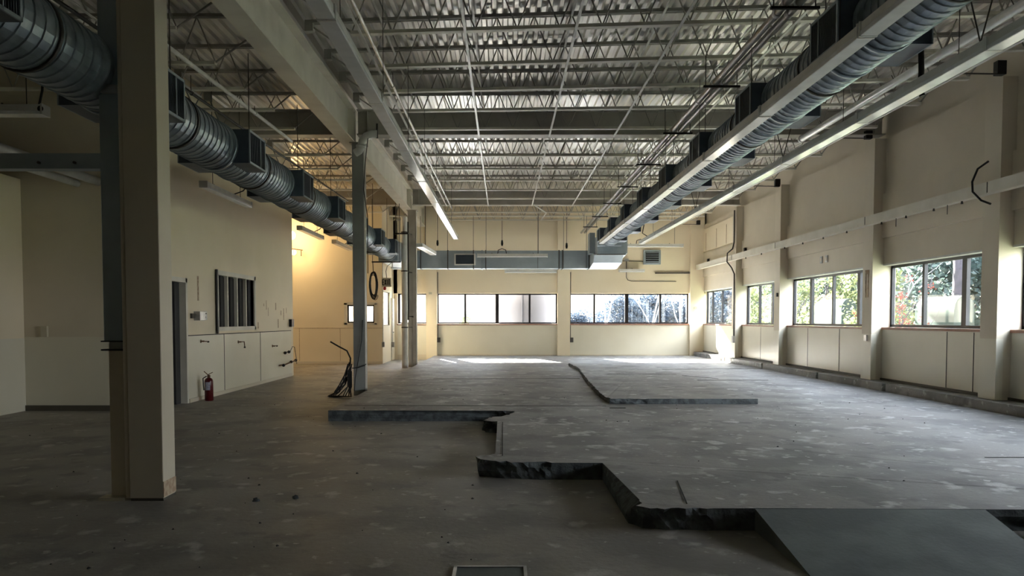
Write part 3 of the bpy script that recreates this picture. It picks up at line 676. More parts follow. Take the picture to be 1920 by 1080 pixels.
# short lamp beside far column (tilted white lamp)
r = thing('flood_lamp', (-3.05, 25.2, 3.9), 'white box lamp tilted beside the far column at the end of the cross duct', 'light')
MB().bar((-2.62, 24.2, 3.83), (-2.34, 25.9, 3.72), .22, .12).build('housing', 'lens', r, bevel=.01)
MB().tube([(-2.5, 24.9, 3.85), (-2.5, 24.9, 5.15)], .01, 6).build('hanger_rod', 'rod', r)

# ================================================================== PIPES, CONDUITS
for x, lb in ((2.90, 'left one of the twin conduits hung right of centre'), (3.03, 'right one of the twin conduits hung right of centre')):
    mb = MB(); mb.tube([(x, 3.5, 4.75), (x, 28.9, 4.75)], .044, 12)
    r = thing('conduit_pipe', (x, 16, 4.71), lb, 'pipe', 'twin ceiling conduits'); mb.build('pipe_section', 'conduit_grey', r)
    for y in (5.3, 8.3, 11.6, 15.0, 18.2, 21.4, 24.6): MB().tube([(x, y, 4.75), (x, y + .07, 4.75)], .05, 12).build('coupling', 'fixture', r)
for i in range(9):
    y = 5.4 + 2.67 * i
    zt = 5.12 if not (15.3 < y < 15.9) else 5.16
    r = thing('conduit_trapeze', (2.97, y, 4.69), '%s black hanger bar from the camera carrying the twin conduits' % ['first', 'second', 'third', 'fourth', 'fifth', 'sixth', 'seventh', 'eighth', 'ninth'][i], 'hanger', 'trapeze hangers of the twin conduits')
    MB().box(2.74, 3.24, y - .02, y + .02, 4.685, 4.71).build('cross_bar', 'black', r)
    for x in (2.77, 3.2): MB().tube([(x, y, 4.68), (x, y, 5.118)], .007, 6).build('hanger_rod', 'rod', r)
    for x in (2.9, 3.03): MB().lathe([(.046, 0), (.054, .005), (.054, .03), (.046, .035)], (x, y - .0175, 4.75), 'y', 12).build('pipe_clamp', 'lens', r)
r = thing('sprinkler_main', (5.82, 9, 5.0), 'long white pipe high on the right ending at the middle cross beam', 'pipe')
MB().tube([(5.82, 3.5, 5.03), (5.82, 15.3, 5.03)], .062, 14).build('pipe_section', 'lens', r)
MB().lathe([(.055, 0), (.075, .02), (.075, .05), (.055, .1)], (5.82, 15.2, 5.03), 'y', 14).build('end_cap', 'galv', r)
for y in (6.2, 8.9, 11.6, 14.2):
    MB().tube([(5.82, y, 4.97), (5.74, y, 5.118)], .006, 5).tube([(5.82, y, 4.97), (5.90, y, 5.118)], .006, 5).build('hanger_rod', 'rod', r)
for a, b, rr, m_, lb in [((-4.45, 5, 5.0), (-4.15, 15.3, 5.0), .03, 'fixture', 'white conduit slanting under the left joists toward the middle column'),
        ((-4.75, 6, 4.86), (-4.4, 22, 4.86), .022, 'black', 'black conduit under the left joists above the left duct'),
        ((-6.55, 4, 5.03), (-6.55, 12.7, 5.03), .045, 'fixture', 'white pipe at the upper left corner above the left wall'),
        ((-1.62, 4.5, 4.9), (-1.62, 24.4, 4.98), .02, 'galv', 'thin metal conduit beside the left light row'),
        ((6.5, 9, 5.0), (6.5, 28.5, 5.0), .02, 'fixture', 'thin white conduit right of the long white pipe'),
        ((-6.97, 4, 3.73), (-6.97, 12.74, 3.73), .06, 'fixture', 'outer of two white pipes entering the left facing wall'),
        ((-6.62, 4, 3.76), (-6.62, 12.74, 3.76), .07, 'fixture', 'inner thicker of two white pipes entering the left facing wall')]:
    r = thing('conduit_pipe', a, lb, 'pipe')
    MB().tube([a, b], rr, 12).build('pipe_section', m_, r)
    for t in (.35, .8):
        p_ = Vector(a).lerp(Vector(b), t)
        MB().lathe([(rr + .004, 0), (rr + .01, .01), (rr + .01, .04), (rr + .004, .05)], tuple(p_), 'y', 12).build('coupling', m_, r)
        if p_.z > 4: MB().tube([(p_.x, p_.y, p_.z), (p_.x, p_.y, 5.118)], .006, 5).build('hanger_rod', 'rod', r)
# low beam at left of column 1
r = thing('support_beam', (-5.5, 6.6, 2.7), 'horizontal grey channel beam running from the big column to the left edge', 'beam')
MB().box(-8.0, -3.33, 6.56, 6.60, 2.79, 2.90).build('beam_section', 'duct_sheet', r); MB().box(-8.0, -3.33, 6.50, 6.62, 2.76, 2.79).build('flange', 'duct_sheet', r)
for x in (-3.9, -3.6): MB().lathe([(.012, -.02), (.012, 0)], (x, 6.56, 2.82), 'y', 8).build('bolt', 'rod', r)
# right wall raceway
r = thing('cable_raceway', (7.2, 17, 3.38), 'long beige cable raceway across the pillars of the right wall', 'cable tray')
for i, (a, b) in enumerate(((-2, 7.5), (7.5, 11.6), (11.6, 15.5), (15.5, 20.6), (20.6, 24.5), (24.5, 29.1))):
    MB().box(7.2, 7.30, a + .006, b - .006, 3.39, 3.555).box(7.19, 7.31, a + .006, b - .006, 3.375, 3.392).build('raceway_section', 'fixture' if 0 else 'steel_cream', r)
    MB().box(7.195, 7.29, b - .008, b + .008, 3.38, 3.552).build('joint', 'dark_gap', r)
for y in (12.3, 13.1, 14.0, 14.9, 16.4, 17.6, 18.8, 20, 21.8, 23.2):
    MB().lathe([(.02, -.05), (.012, 0)], (7.24, y, 3.38), 'z', 8).build('knob', 'rod', r)
for y in (12.7, 14.35): MB().tube([(7.24, y, 3.38), (7.24, y, 3.22)], .006, 6).build('stub', 'rod', r)
solo('black_cable', MB().tube([(7.22, 11.62, 3.86), (7.16, 11.78, 3.78), (7.13, 11.86, 3.6), (7.14, 11.86, 3.45), (7.2, 11.74, 3.3), (7.27, 11.62, 3.23)], .016, 8), 'black', 'thick black cable looping out over the raceway on the nearest pillar', 'cable')
for y, z, lb in ((15.85, 3.72, 'by the second pillar'), (23.9, 3.66, 'left of the fourth pillar'), (28.2, 3.66, 'in the farthest bay'), ):
    solo('socket_box', bx(7.40, 7.47, y - .06, y + .06, z - .06, z + .06), 'black', 'small black box above the raceway ' + lb, 'electrical box', 'black boxes above the raceway', .005)
for y, z, h, lb in ((11.42, 5.27, .20, 'nearest pillar'), (15.5, 5.25, .16, 'second pillar'), (20.6, 5.22, .2, 'third pillar'), (28.9, 5.2, .16, 'far corner')):
    r = thing('wall_bracket', (7.25, y, z - h), 'black bracket on top of the ' + lb, 'bracket', 'black brackets on the pillar tops')
    MB().box(7.18, 7.31, y - .03, y + .08, z - h, z).build('housing', 'black', r, bevel=.004); MB().bar((7.2, y, z - h + .01), (6.5, y, z - h + .02), .018, .018).build('arm', 'rod', r)
# conduit with S bend at pillar 4
r = thing('bent_conduit', (7.25, 24.6, .9), 'dark conduit with an S bend running down the fourth pillar to a box', 'pipe')
MB().tube([(7.27, 24.5, 4.95), (7.27, 24.5, 3.95), (7.24, 24.55, 3.75), (7.12, 24.7, 3.62), (7.11, 24.7, 3.35), (7.2, 24.5, 3.15), (7.27, 24.44, 2.95), (7.27, 24.42, 1.0)], .022, 8).build('pipe_section', 'rod', r)
MB().box(7.22, 7.30, 24.36, 24.52, .78, 1.0).build('pull_box', 'galv', r, bevel=.004)
# outlets & small things on right wall
for y, lb in ((18.35, 'left'), (18.05, 'right')):
    r = thing('wall_plate', (7.5, y, 2.88), '%s of two grey wall plates above the second full window' % lb, 'electrical plate', 'plates above the second full window')
    MB().box(7.50, 7.52, y - .06, y + .06, 2.84, 3.0).build('plate', 'galv', r); MB().box(7.495, 7.505, y - .03, y + .03, 2.88, 2.96).build('insert', 'wall_grey', r)
solo('socket_box', bx(7.27, 7.30, 15.5, 15.6, 1.08, 1.2), 'galv', 'small socket box low on the second pillar', 'electrical box')
solo('socket_box', bx(7.27, 7.30, 20.6, 20.68, 2.12, 2.22), 'black', 'small black fitting on the third pillar at window height', 'electrical box')
solo('wall_stain', MB().box(7.292, 7.298, 15.50, 15.53, 1.95, 2.42).box(7.292, 7.298, 15.60, 15.63, 1.95, 2.42).box(7.292, 7.298, 15.49, 15.64, 2.42, 2.50), 'brown_stain', 'pair of brown vertical marks on the second pillar', 'stain')
# plywood panel in far upper bay
r = thing('wall_board', (7.48, 27, 4.0), 'pinkish board with dark vertical gaps high in the farthest right bay', 'panel')
MB().box(7.46, 7.52, 25.2, 29.1, 4.03, 4.86).build('board', 'wall_paint', r)
for y in (28.6, 27.2, 26.0): MB().box(7.452, 7.458, y, y + .03, 4.05, 4.7).build('gap', 'brown_stain', r)
# far wall stuff
r = thing('wall_louvre', (5.6, 29.15, 3.58), 'grey louvre grille on the far wall right of the ducts', 'vent')
MB().box(5.25, 5.9, 29.1, 29.2, 3.58, 4.12).build('vent_frame', 'duct_sheet', r, bevel=.01); o = MB().box(5.33, 5.82, 29.085, 29.1, 3.66, 4.05).build('back', 'black', r)
for k in range(5): MB().box(5.33, 5.82, 29.05, 29.09, 3.68 + k * .08, 3.70 + k * .08).build('slat', 'duct_sheet', r)
r = thing('wall_conduit', (5, 29.15, 3.0), 'thin conduit run with a junction box below the louvre on the far wall', 'pipe')
MB().tube([(4.3, 29.17, 3.72), (5.25, 29.17, 3.7)], .012, 6).tube([(4.62, 29.17, 3.72), (4.62, 29.17, 3.1), (4.68, 29.17, 3.0), (4.8, 29.17, 2.96), (6.5, 29.17, 2.95)], .012, 6).build('pipe_section', 'rod', r)
MB().box(4.55, 4.7, 29.12, 29.2, 3.7, 3.8).build('junction_box', 'galv', r)
solo('power_strip', MB().box(5.7, 7.0, 29.1, 29.2, 3.24, 3.28), 'rod', 'long dark rail on the far wall right of the louvre', 'rail')
solo('thermostat', MB().lathe([(.06, -.03), (.06, 0)], (7.2, 29.04, 1.95), 'y', 14), 'beige_plastic', 'round pale thermostat on the far right corner pilaster', 'thermostat')
for x in (-2.45, 2.56): solo('socket_box', bx(x - .05, x + .07, 29.1, 29.2, .66, .84), 'rod', 'socket box low on the far wall beside the %s pilaster' % ('left' if x < 0 else 'middle'), 'electrical box', 'socket boxes on the far wall')
solo('socket_box', bx(-3.1 + .3, -2.68, 29.0, 29.05, 2.46, 2.54), 'beige_plastic', 'small pale box above the left end of the far strip window', 'electrical box')
for x, z, lb in ((-.05, 4.3, 'over the vent grille'), (2.3, 4.2, 'right of the middle pilaster'), (-3.3 + .9, 4.3, 'beside the far column')):
    r = thing('hanging_plug', (x, 28.5, z), 'black plug on a cord hanging ' + lb, 'plug', 'plugs hanging by the far wall')
    MB().tube([(x, 28.3, z + .1), (x, 28.3, DZ)], .01, 6).build('cord', 'rod', r); MB().lathe([(.03, -.1), (.045, -.02), (.03, .1)], (x, 28.3, z), 'z', 10).build('plug_body', 'black', r)

# ================================================================== LEFT SIDE THINGS
r = thing('fire_extinguisher', (-5.48, 14.35, 0), 'dark red fire extinguisher standing by the left wall next to the doorway', 'fire extinguisher')
MB().lathe([(.07, 0), (.078, .01), (.078, .36), (.07, .395), (.045, .42), (.025, .43)], (-5.48, 14.35, 0), 'z', 22).build('cylinder', 'red_paint', r)
MB().lathe([(.022, .42), (.028, .44), (.028, .47), (.018, .48)], (-5.48, 14.35, 0), 'z', 14).build('valve', 'rust', r)
MB().bar((-5.50, 14.35, .48), (-5.40, 14.33, .53), .02, .01).bar((-5.49, 14.35, .475), (-5.57, 14.36, .545), .02, .01).build('handle', 'rust', r)
MB().tube([(-5.5, 14.30, .46), (-5.56, 14.28, .42), (-5.56, 14.29, .3), (-5.555, 14.30, .2)], .010, 8).build('hose', 'black', r)
mb = MB(); vs = []
for k in range(9):
    a = R(-120 + k * 8)
    for z in (.2, .35): vs.append((-5.48 + .080 * math.cos(a), 14.35 + .080 * math.sin(a), z))
mb.add(vs, [(2 * k, 2 * k + 2, 2 * k + 3, 2 * k + 1) for k in range(8)]); mb.build('paper_label', 'label_paper', r)
r = thing('wall_phone', (LX, 14.6, 1.5), 'grey control boxes on the left wall between the doorway and the window', 'electrical box')
MB().box(LX, LX + .04, 14.08, 14.22, 1.53, 1.62).build('small_box', 'rod', r, bevel=.004)
MB().box(LX, LX + .12, 14.24, 14.50, 1.49, 1.66).build('main_box', 'galv', r, bevel=.008); MB().box(LX, LX + .03, 14.55, 14.82, 1.50, 1.66).build('plate', 'fixture', r, bevel=.004)
MB().box(LX + .03, LX + .036, 14.60, 14.78, 1.61, 1.635).build('slot', 'black', r); MB().lathe([(.02, 0), (.02, .02)], (LX + .03, 14.69, 1.55), 'x', 10).build('knob', 'black', r)
def tap(y, z, pts, lb):
    r = thing('pipe_stub', (LX, y, z), lb, 'pipe fitting', 'pipe stubs on the left wall')
    MB().lathe([(.035, 0), (.035, .008), (.015, .01), (.015, .07)], (LX, y, z), 'x', 10).build('flange', 'rust', r)
    MB().tube([(LX + .06 + p_[0], y + p_[1], z + p_[2]) for p_ in pts], .010, 6).build('pipe_section', 'rust', r)
    MB().lathe([(.02, 0), (.02, .03)], (LX + .06 + pts[-1][0], y + pts[-1][1], z + pts[-1][2] - .02), 'z', 8).build('end_cap', 'black', r)
tap(14.55, 1.10, [(0, 0, 0), (0, .22, -.01)], 'small pipe stub on the left wall beneath the control boxes')
tap(16.6, 1.03, [(0, 0, 0), (0, .22, 0), (0, .25, -.12)], 'bent pipe stub on the lower left wall beneath the interior window')
tap(19.05, .86, [(0, 0, 0), (0, .2, 0)], 'short pipe stub on the lower left wall near the corner')
r = thing('pipe_valve', (LX, 20.0, .42), 'cluster of rusty valves and pipe ends at the corner of the left wall', 'valve')
MB().tube([(LX + .02, 19.55, .35), (LX + .12, 19.7, .36), (LX + .12, 20.8, .42)], .018, 8).build('pipe_section', 'rust', r)
MB().tube([(LX + .1, 19.7, .66), (LX + .1, 20.3, .68)], .014, 8).build('pipe_section', 'rust', r)
MB().tube([(LX + .1, 20.3, .68), (LX + .12, 20.45, .8), (LX + .13, 20.6, .78), (LX + .13, 20.75, .5), (LX + .13, 20.8, .32)], .008, 6).build('hose', 'black', r)
for y, z in ((19.6, .35), (20.3, .4), (20.75, .42), (19.75, .66), (20.1, .67)): MB().lathe([(.035, -.03), (.04, 0), (.035, .03)], (LX + .12, y, z), 'y', 10).build('valve', 'black', r)
solo('alarm_box', bx(LX + .0, LX + .08, 20.55, 20.78, 1.32, 1.52), 'frame_dark', 'dark square box at the outer corner of the left wall', 'electrical box', None, .008)
solo('wall_stain', MB().box(LX + .001, LX + .004, 14.43, 14.50, 1.86, 2.32), 'brown_stain', 'faint brown vertical mark beside the doorway', 'stain')
mb = MB()
r = thing('paint_marks', (LX, 19.1, 1.3), 'group of torn brownish paint marks right of the interior window', 'stain')
for (y, z, hh) in ((18.6, 1.75, .22), (18.75, 1.6, .2), (19.35, 1.75, .18), (19.8, 1.62, .12), (20.05, 1.5, .3), (19.55, 1.3, .22), (17.95, 1.3, .15), (18.4, 1.83, .06), (20.3, 1.68, .14)): MB().box(LX + .001, LX + .003, y, y + rnd.uniform(.03, .07), z, z + hh).build('mark', 'brown_stain', r)
# emergency lamps in recess
def lamp(x, z, rr, lb, e):
    r = thing('round_lamp', (x, 26.4, z), lb, 'lamp', 'round lamps on the yellow wall')
    MB().lathe([(rr, 0), (rr, -.03), (rr * .8, -.06), (.01, -.075)], (x, Y0, z), 'y', 20).build('diffuser', 'lamp_warm', r)
    MB().lathe([(rr + .02, 0), (rr + .02, -.02)], (x, Y0, z), 'y', 20).build('rim', 'fixture', r)
    l_ = bpy.data.lights.new('lamp_glow', 'POINT'); l_.energy = e; l_.color = (1, .70, .34); l_.shadow_soft_size = .35
    q = bpy.data.objects.new('lamp_glow', l_); col.objects.link(q); q.parent = r; q.location = (.15, -.8, 0)
    return r
lamp(-7.22, 4.38, .14, 'glowing round lamp high on the yellow wall at the recess corner', 15)
r = lamp(-7.15, 3.80, .09, 'glowing lamp below the round one, beside dark twin fittings', 7)
MB().bar((-7.3, 26.3, 3.93), (-6.8, 26.3, 3.86), .04, .03).tube([(-7.1, 26.3, 3.9), (-7.1, 26.3, 3.7)], .01, 6).tube([(-6.85, 26.3, 3.86), (-6.85, 26.3, 3.66)], .015, 6).build('fitting', 'rust', r)
solo('strap', MB().tube([(4.36, 8.2, 4.32), (4.37, 8.2, 4.1), (4.36, 8.2, 3.92), (4.38, 8.19, 3.84)], .03, 8).tube([(4.36, 8.2, 4.3), (4.35, 8.2, 5.46)], .012, 6), 'black', 'black strap dangling between the right duct and the window side light row', 'strap')
for i, (x, y) in enumerate(((4.19, 6.9), (4.19, 11.7), (4.19, 17.0))):
    solo('wire_hanger', MB().tube([(x, y, 3.93), (x - .3, y, 5.115)], .007, 5).tube([(x, y, 3.93), (x + .3, y, 5.115)], .007, 5), 'rod', '%s V shaped wire hanger from the camera over the window side lights' % ordn[i], 'hanger', 'V wire hangers over the window side lights')
solo('electric_cord', MB().tube([(3.9, 22.5, 5.12), (3.93, 22.4, 4.6), (4.05, 22.4, 4.25), (4.0, 22.4, 4.0), (4.16, 22.4, 3.9)], .014, 6), 'black', 'black cord dropping to the far end of the window side lights', 'cable')
# exit sign
r = thing('exit_sign', (-3.6, 23.9, 2.5), 'hanging EXIT sign left of the white standpipe', 'sign')
MB().box(-3.75, -3.46, 23.88, 23.95, 2.52, 2.80).build('housing', 'beige_plastic', r, bevel=.004)
def glyph(ch, x, z, w_, h_):
    mb = MB(); t = .011; Y = (23.872, 23.881)
    seg = {'E': [(0, 0, 0, 1), (0, 0, 1, 0), (0, .5, .8, .5), (0, 1, 1, 1)], 'X': [(0, 0, 1, 1), (0, 1, 1, 0)], 'I': [(.5, 0, .5, 1)], 'T': [(.5, 0, .5, 1), (0, 1, 1, 1)]}[ch]
    for a, b, c_, d in seg: mb.bar((x + a * w_, 23.876, z + b * h_), (x + c_ * w_, 23.876, z + d * h_), .008, .022, (0, 0, 1)) if a != c_ or 0 else mb.box(x + a * w_ - t, x + a * w_ + t, Y[0], Y[1], z, z + h_)
    return mb
mb = MB()
for ch, x in (('E', -3.725), ('X', -3.655), ('I', -3.585), ('T', -3.535)):
    g_ = glyph(ch, x, 2.58, .046, .165); mb.add(g_.v, g_.f)
mb.build('letters', 'black', r)
MB().lathe([(.03, 0), (.05, .04), (.04, .1)], (-3.66, 23.9, 2.42), 'z', 10).build('red_light', 'red_bright', r)
MB().tube([(-3.6, 23.9, 2.8), (-3.62, 23.9, 3.0), (-3.58, 23.9, 3.15), (-3.45, 23.9, 3.26)], .01, 6).build('cable', 'rod', r)
for x, lb in ((-3.74, 'left'), (-3.44, 'right')):
    r = thing('outlet_drop', (x, 24.0, .7), '%s of two conduit drops with outlet boxes by the exit sign' % lb, 'outlet', 'conduit drops by the exit sign')
    MB().tube([(x, 24.0, .8), (x, 24.0, 3.33)], .012, 8).build('pipe_section', 'galv', r); MB().box(x - .035, x + .05, 23.96, 24.04, .66, .82).build('outlet_box', 'galv', r, bevel=.004)
r = thing('strut_bar', (-3.5, 23.3, 3.2), 'black strut bar under the end of the left duct carrying the cable coil', 'hanger')
MB().box(-3.95, -3.08, 23.28, 23.32, 3.22, 3.26).build('cross_bar', 'black', r)
for x in (-3.93, -3.12): MB().tube([(x, 23.3, 3.24), (x, 23.3, 5.118)], .009, 6).build('hanger_rod', 'rod', r)
r = thing('strut_bar', (-3.5, 22.2, 4.0), 'black strut bar above the left duct next to the standpipe', 'hanger')
MB().box(-3.35, -2.95, 24.02, 24.06, 4.15, 4.19).build('cross_bar', 'black', r); MB().tube([(-3.33, 24.04, 4.17), (-3.33, 24.04, 5.118)], .009, 6).build('hanger_rod', 'rod', r)
r = thing('cable_coil', (-3.9, 23.2, 2.0), 'coil of black cable hanging under the left duct beside the exit sign', 'cable')
mb = MB()
for k in range(7):
    cx = -3.9 + rnd.uniform(-.02, .02); rz = .36 + rnd.uniform(-.05, .05); rx = .12 + rnd.uniform(-.03, .02); cz = 2.56 + rnd.uniform(-.04, .04)
    mb.tube([(cx + rx * math.sin(a * PI / 12), 23.22 + k * .018, cz + rz * math.cos(a * PI / 12)) for a in range(25)], .014, 6, False)
for k in range(3):
    mb.tube([(-3.88 + k * .02 + .09 * math.sin(a * PI / 8), 23.2, 2.28 - .02 * k + .14 * math.cos(a * PI / 8)) for a in range(4, 13)], .008, 5, False)
mb.build('loops', 'black', r); MB().tube([(-3.9, 23.26, 2.9), (-3.92, 23.28, 3.24)], .012, 6).build('tie', 'black', r)
solo('electric_cord', MB().tube([(-2.62, 15.46, 5.17), (-2.62, 15.1, 5.0), (-2.66, 15.0, 4.5), (-2.69, 15.0, 4.0), (-2.62, 15.0, 3.5), (-2.62, 15.0, 3.0), (-2.62, 15.0, 2.4)], .008, 6), 'black', 'thin black cord hanging from the elbow of the middle column', 'cable')
# cables at foot of column 2
r = thing('cable_bundle', (-3.1, 15.1, 0), 'tangle of black cables leaning on the foot of the middle column', 'cable')
mb = MB(); rr = random.Random(5)
for k in range(9):
    x0 = -3.02 + rr.uniform(-.04, .04); mb.tube([(x0, 15.2, .62 + rr.uniform(-.05, .05)), (x0 - .05 + rr.uniform(-.03, .03), 15.15, .42), (x0 - .13 + rr.uniform(-.05, .05), 15.1, .24), (x0 - .22 + rr.uniform(-.06, .06), 15.02, .1), (x0 - .30 + rr.uniform(-.08, .05), 14.95 + rr.uniform(-.1, .1), .02), (x0 - .1 + rr.uniform(-.1, .2), 14.95, .02), (x0 + .02, 15.05, .2), (x0, 15.15, .5)], .011, 6)
mb.build('strands', 'black', r)
MB().tube([(-3.02, 15.2, .6), (-3.0, 15.15, .75), (-3.06, 15.1, .9), (-3.2, 15.05, .98), (-3.36, 15.0, 1.08)], .016, 8).build('loose_end', 'black', r)
MB().tube([(-2.98, 15.22, .55), (-2.88, 15.28, .56), (-2.76, 15.28, .6), (-2.745, 15.4, .62)], .012, 6).build('tie', 'black', r)
MB().tube([(-2.78, 15.28, 1.5), (-2.80, 15.27, 1.1), (-2.87, 15.26, .7), (-2.93, 15.25, .35), (-2.94, 15.2, .1)], .008, 6).build('strand', 'black', r)
solo('socket_box', bx(-7.6, -7.5, 12.70, 12.75, 1.22, 1.4), 'beige_plastic', 'pale switch plate on the shaded wall at the far left', 'electrical box')

# ================================================================== OUTSIDE
def gmesh(x0, x1, y0, y1, z): return MB().add([(x0, y0, z), (x1, y0, z), (x1, y1, z), (x0, y1, z)], [(0, 1, 2, 3)])
S('ground', gmesh(-70, 90, -30, 130, -.3), 'ground', 'ground outside the building')
S('ground_paving', gmesh(-30, 8, 30, 75, -.28), 'asphalt', 'pale paving beyond the far wall')
r = thing('round_tank', (.87, 31.2, -.3), 'pale lavender round tank standing right outside the left far strip window', 'tank')
MB().lathe([(1.05, 0), (1.05, 3.9), (.95, 4.2), (.3, 4.4)], (.87, 31.2, -.3), 'z', 44).build('shell', 'silo', r)
MB().tube([(.72, 30.13, -.3), (.72, 30.13, 3.6)], .03, 8).build('pipe_section', 'silo', r)
S('wall_sun_block', bx(-14, -4.6, 31.5, 31.8, -.3, 4.5), 'wall_paint', 'added pale wall outside the recess window, keeping the sun out')  # wall added outside to stop a sun patch in the recess
S('wall_sun_block_wing', bx(-4.5, -4.3, 29.6, 33.6, -.3, 5.5), 'wall_grey', 'added outside wing wall, shading the narrow left far window')  # added to keep the low sun out of the narrow far window
for (y0, y1, z1, lb) in ((18.9, 20.7, 2.1, 'pale tank outside, low in the middle pane of the nearest full window'), (25.2, 27.4, 2.2, 'pale tank outside, low in the middle pane of the second full window')):
    mb = MB(); pr = []
    for k in range(9):
        a = PI * k / 8; pr.append((11.25 - .25 * math.cos(a), z1 - .35 + .35 * math.sin(a)))
    pr = [(11.0, -.3)] + pr + [(11.5, -.3)]; n_ = len(pr)
    vs = [(x, y, z) for y in (y0, y1) for x, z in pr]
    mb.add(vs, [(i, i + 1, n_ + i + 1, n_ + i) for i in range(n_ - 1)] + [tuple(range(n_))[::-1], tuple(range(n_, 2 * n_))], False)
    solo('storage_tank', mb, 'tank', lb, 'tank', 'pale tanks outside the right wall')

def leaves(mb, c, rad, n_, s0, rr, flat=1.0):
    for _ in range(n_):
        while True:
            p_ = Vector((rr.uniform(-1, 1), rr.uniform(-1, 1), rr.uniform(-1, 1)))
            if p_.length < 1 and (p_.length > .35 or rr.random() < .2): break
        if noise.noise(p_ * 2.6 + Vector(c)) < -.18: continue
        q = Vector((c[0] + p_.x * rad[0], c[1] + p_.y * rad[1], c[2] + p_.z * rad[2]))
        a = Vector((rr.gauss(0, 1), rr.gauss(0, 1), rr.gauss(0, .6))).normalized(); b = a.cross(Vector((rr.gauss(0, 1), rr.gauss(0, 1), rr.gauss(0, 1)))).normalized()
        s_ = s0 * rr.uniform(.6, 1.4); mb.add([q - a * s_, q + b * s_ * .55, q + a * s_, q - b * s_ * .55], [(0, 1, 2, 3)])
def branch(mb, p0, d, L, r_, depth, rr, tips):
    pts = [Vector(p0)]; d = Vector(d).normalized(); k = 5
    for i in range(k):
        d = (d + Vector((rr.uniform(-.2, .2), rr.uniform(-.2, .2), rr.uniform(-.08, .16)))).normalized(); pts.append(pts[-1] + d * L / k)
    mb.tube(pts, r_, 6, False, [r_ * (1 - .6 * i / k) for i in range(k + 1)])
    tips.append(pts[-1])
    if depth > 0:
        for i in range(2 + depth):
            q = pts[rr.randint(2, k)]; dd = (d + Vector((rr.uniform(-1, 1), rr.uniform(-1, 1), rr.uniform(-.1, .7)))).normalized()
            branch(mb, q, dd, L * rr.uniform(.5, .7), r_ * .5, depth - 1, rr, tips)
def tree(name, seed, h, crown, leaf, nl, s0, bark='bark', tr=.16, low=.35):
    rr = random.Random(seed); r = thing(name, (0, 0, 0)); tips = []; mb = MB()
    branch(mb, (0, 0, 0), (0, 0, 1), h * .8, tr, 2, rr, tips); mb.build('trunk', bark, r)
    if leaf:
        mb = MB(); leaves(mb, (0, 0, h * (low + (1 - low) / 2)), (crown, crown, h * (1 - low) / 2), nl, s0, rr)
        for t in tips[:14]: leaves(mb, tuple(t), (crown * .35, crown * .35, crown * .3), nl // 30, s0, rr)
        mb.build('foliage', leaf, r)
    return r
T1 = tree('leafy_tree', 1, 4.3, 2.5, 'leaf_green', 7000, .11, low=.1)
T2 = tree('leafy_tree', 2, 4.0, 2.3, 'leaf_blue', 6500, .10, low=.05)
T6 = tree('leafy_tree', 6, 4.0, 2.3, 'leaf_far', 6500, .10, low=.05)
T3 = tree('leafy_tree', 3, 3.2, 1.6, 'leaf_yellow', 2600, .09, tr=.06, low=.02)
T4 = tree('bare_tree', 4, 8.5, 2.4, None, 0, .1, 'pale_bark', .13)
T5 = tree('red_shrub', 5, 2.6, .5, 'leaf_red', 900, .042, 'bark', .04, low=.05)
used = set()
def plant(T, x, y, s_, rz, lb, cat, group=None):
    o = T if T.name not in used else copy_tree(T); used.add(T.name)
    o.location = (x, y, -.3); o.scale = (s_, s_, s_); o.rotation_euler = (0, 0, rz); tag(o, lb, cat, group)
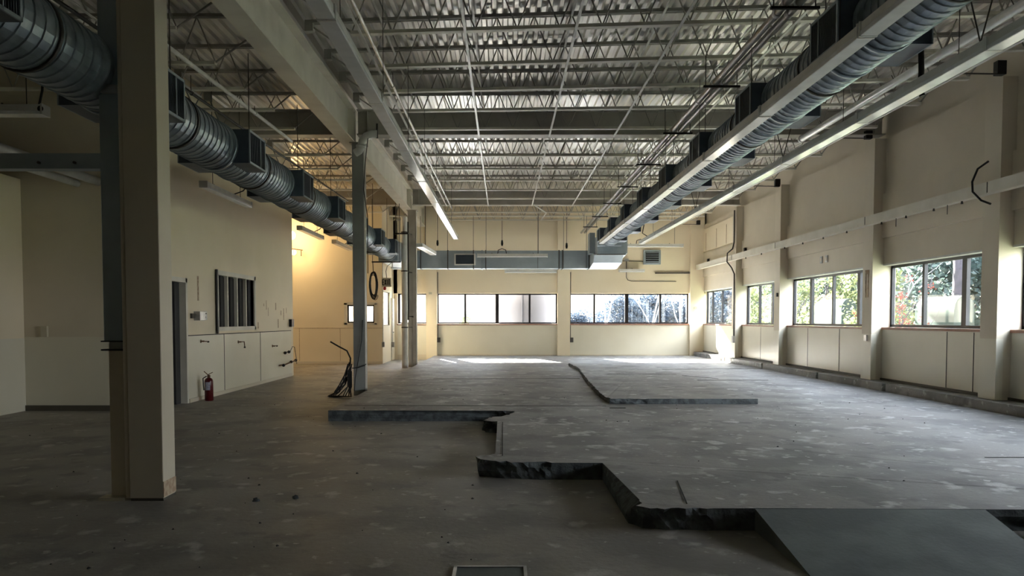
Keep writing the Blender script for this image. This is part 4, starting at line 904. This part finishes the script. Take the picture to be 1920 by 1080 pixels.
yy = [(T1, 15.5, 13.2, 1.05, 'nearest'), (T1, 14.6, 18.6, 1.05, 'second'), (T1, 17.5, 22.5, 1.2, 'third'), (T2, 14.5, 25.6, 1.1, 'fourth'), (T1, 16, 31, 1.1, 'fifth'), (T2, 13.6, 33.5, 1.0, 'sixth'), (T1, 15, 39, 1.15, 'seventh'), (T2, 17.5, 45, 1.2, 'eighth'), (T1, 20.5, 15, 1.4, 'ninth'), (T1, 22, 28, 1.5, 'tenth'), (T2, 21, 36, 1.5, 'eleventh')]
for i, (T, x, y, s_, nm) in enumerate(yy): plant(T, x, y, s_, i * 1.3, '%s leafy tree from the camera outside the right windows' % nm, 'tree', 'trees outside the right windows')
for i, (x, y, s_) in enumerate([(11.5, 23.2, .8), (12.2, 28.3, .9), (11.8, 31.5, .8), (12.6, 15.0, .9), (11.6, 36, .8)]): plant(T3, x, y, s_, i * 1.1, '%s yellow green bush from the camera outside the right windows' % ordn[i], 'bush', 'bushes outside the right windows')
for i, (x, y, s_) in enumerate([(5.0, 36.5, .5), (6.7, 37, .5), (8.3, 36.5, .5), (12.4, 24, .55), (2.25, 38, .5)]): plant(T4, x, y, s_, i * 1.7, ['bare pale tree outside the second pane of the right far window', 'bare pale tree outside the third pane of the right far window', 'bare pale tree outside the last pane of the right far window', 'bare pale tree outside the right wall windows', 'bare pale tree just right of the silo'][i], 'tree', 'bare trees outside')
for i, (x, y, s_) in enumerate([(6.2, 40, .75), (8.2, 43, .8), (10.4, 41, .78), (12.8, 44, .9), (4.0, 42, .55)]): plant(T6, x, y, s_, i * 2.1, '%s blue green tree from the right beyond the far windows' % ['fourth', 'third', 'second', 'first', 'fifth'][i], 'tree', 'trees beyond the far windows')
plant(T5, 9.4, 18.3, .8, 0, 'red leaved shrub outside the left pane of the nearest full window', 'bush')
plant(T5, 9.6, 16.6, .52, 2, 'lower red leaved shrub outside the middle pane of the nearest full window', 'bush')
plant(T3, -2.2, 48, .5, 0, 'low green bush beyond the far window left of the silo', 'bush')
for i, (x, y) in enumerate([(12.6, 21.5), (13.2, 27.0)]):
    solo('tree_trunk', MB().tube([(x, y, -.3), (x + .05, y, 3), (x - .05, y + .1, 7)], .17, 12), 'bark', ['thick straight trunk outside the nearest full window', 'thick straight trunk outside the second full window'][i], 'tree trunk', 'bare trunks outside')
for o in bpy.data.objects:
    if 'w' in o: del o['w']
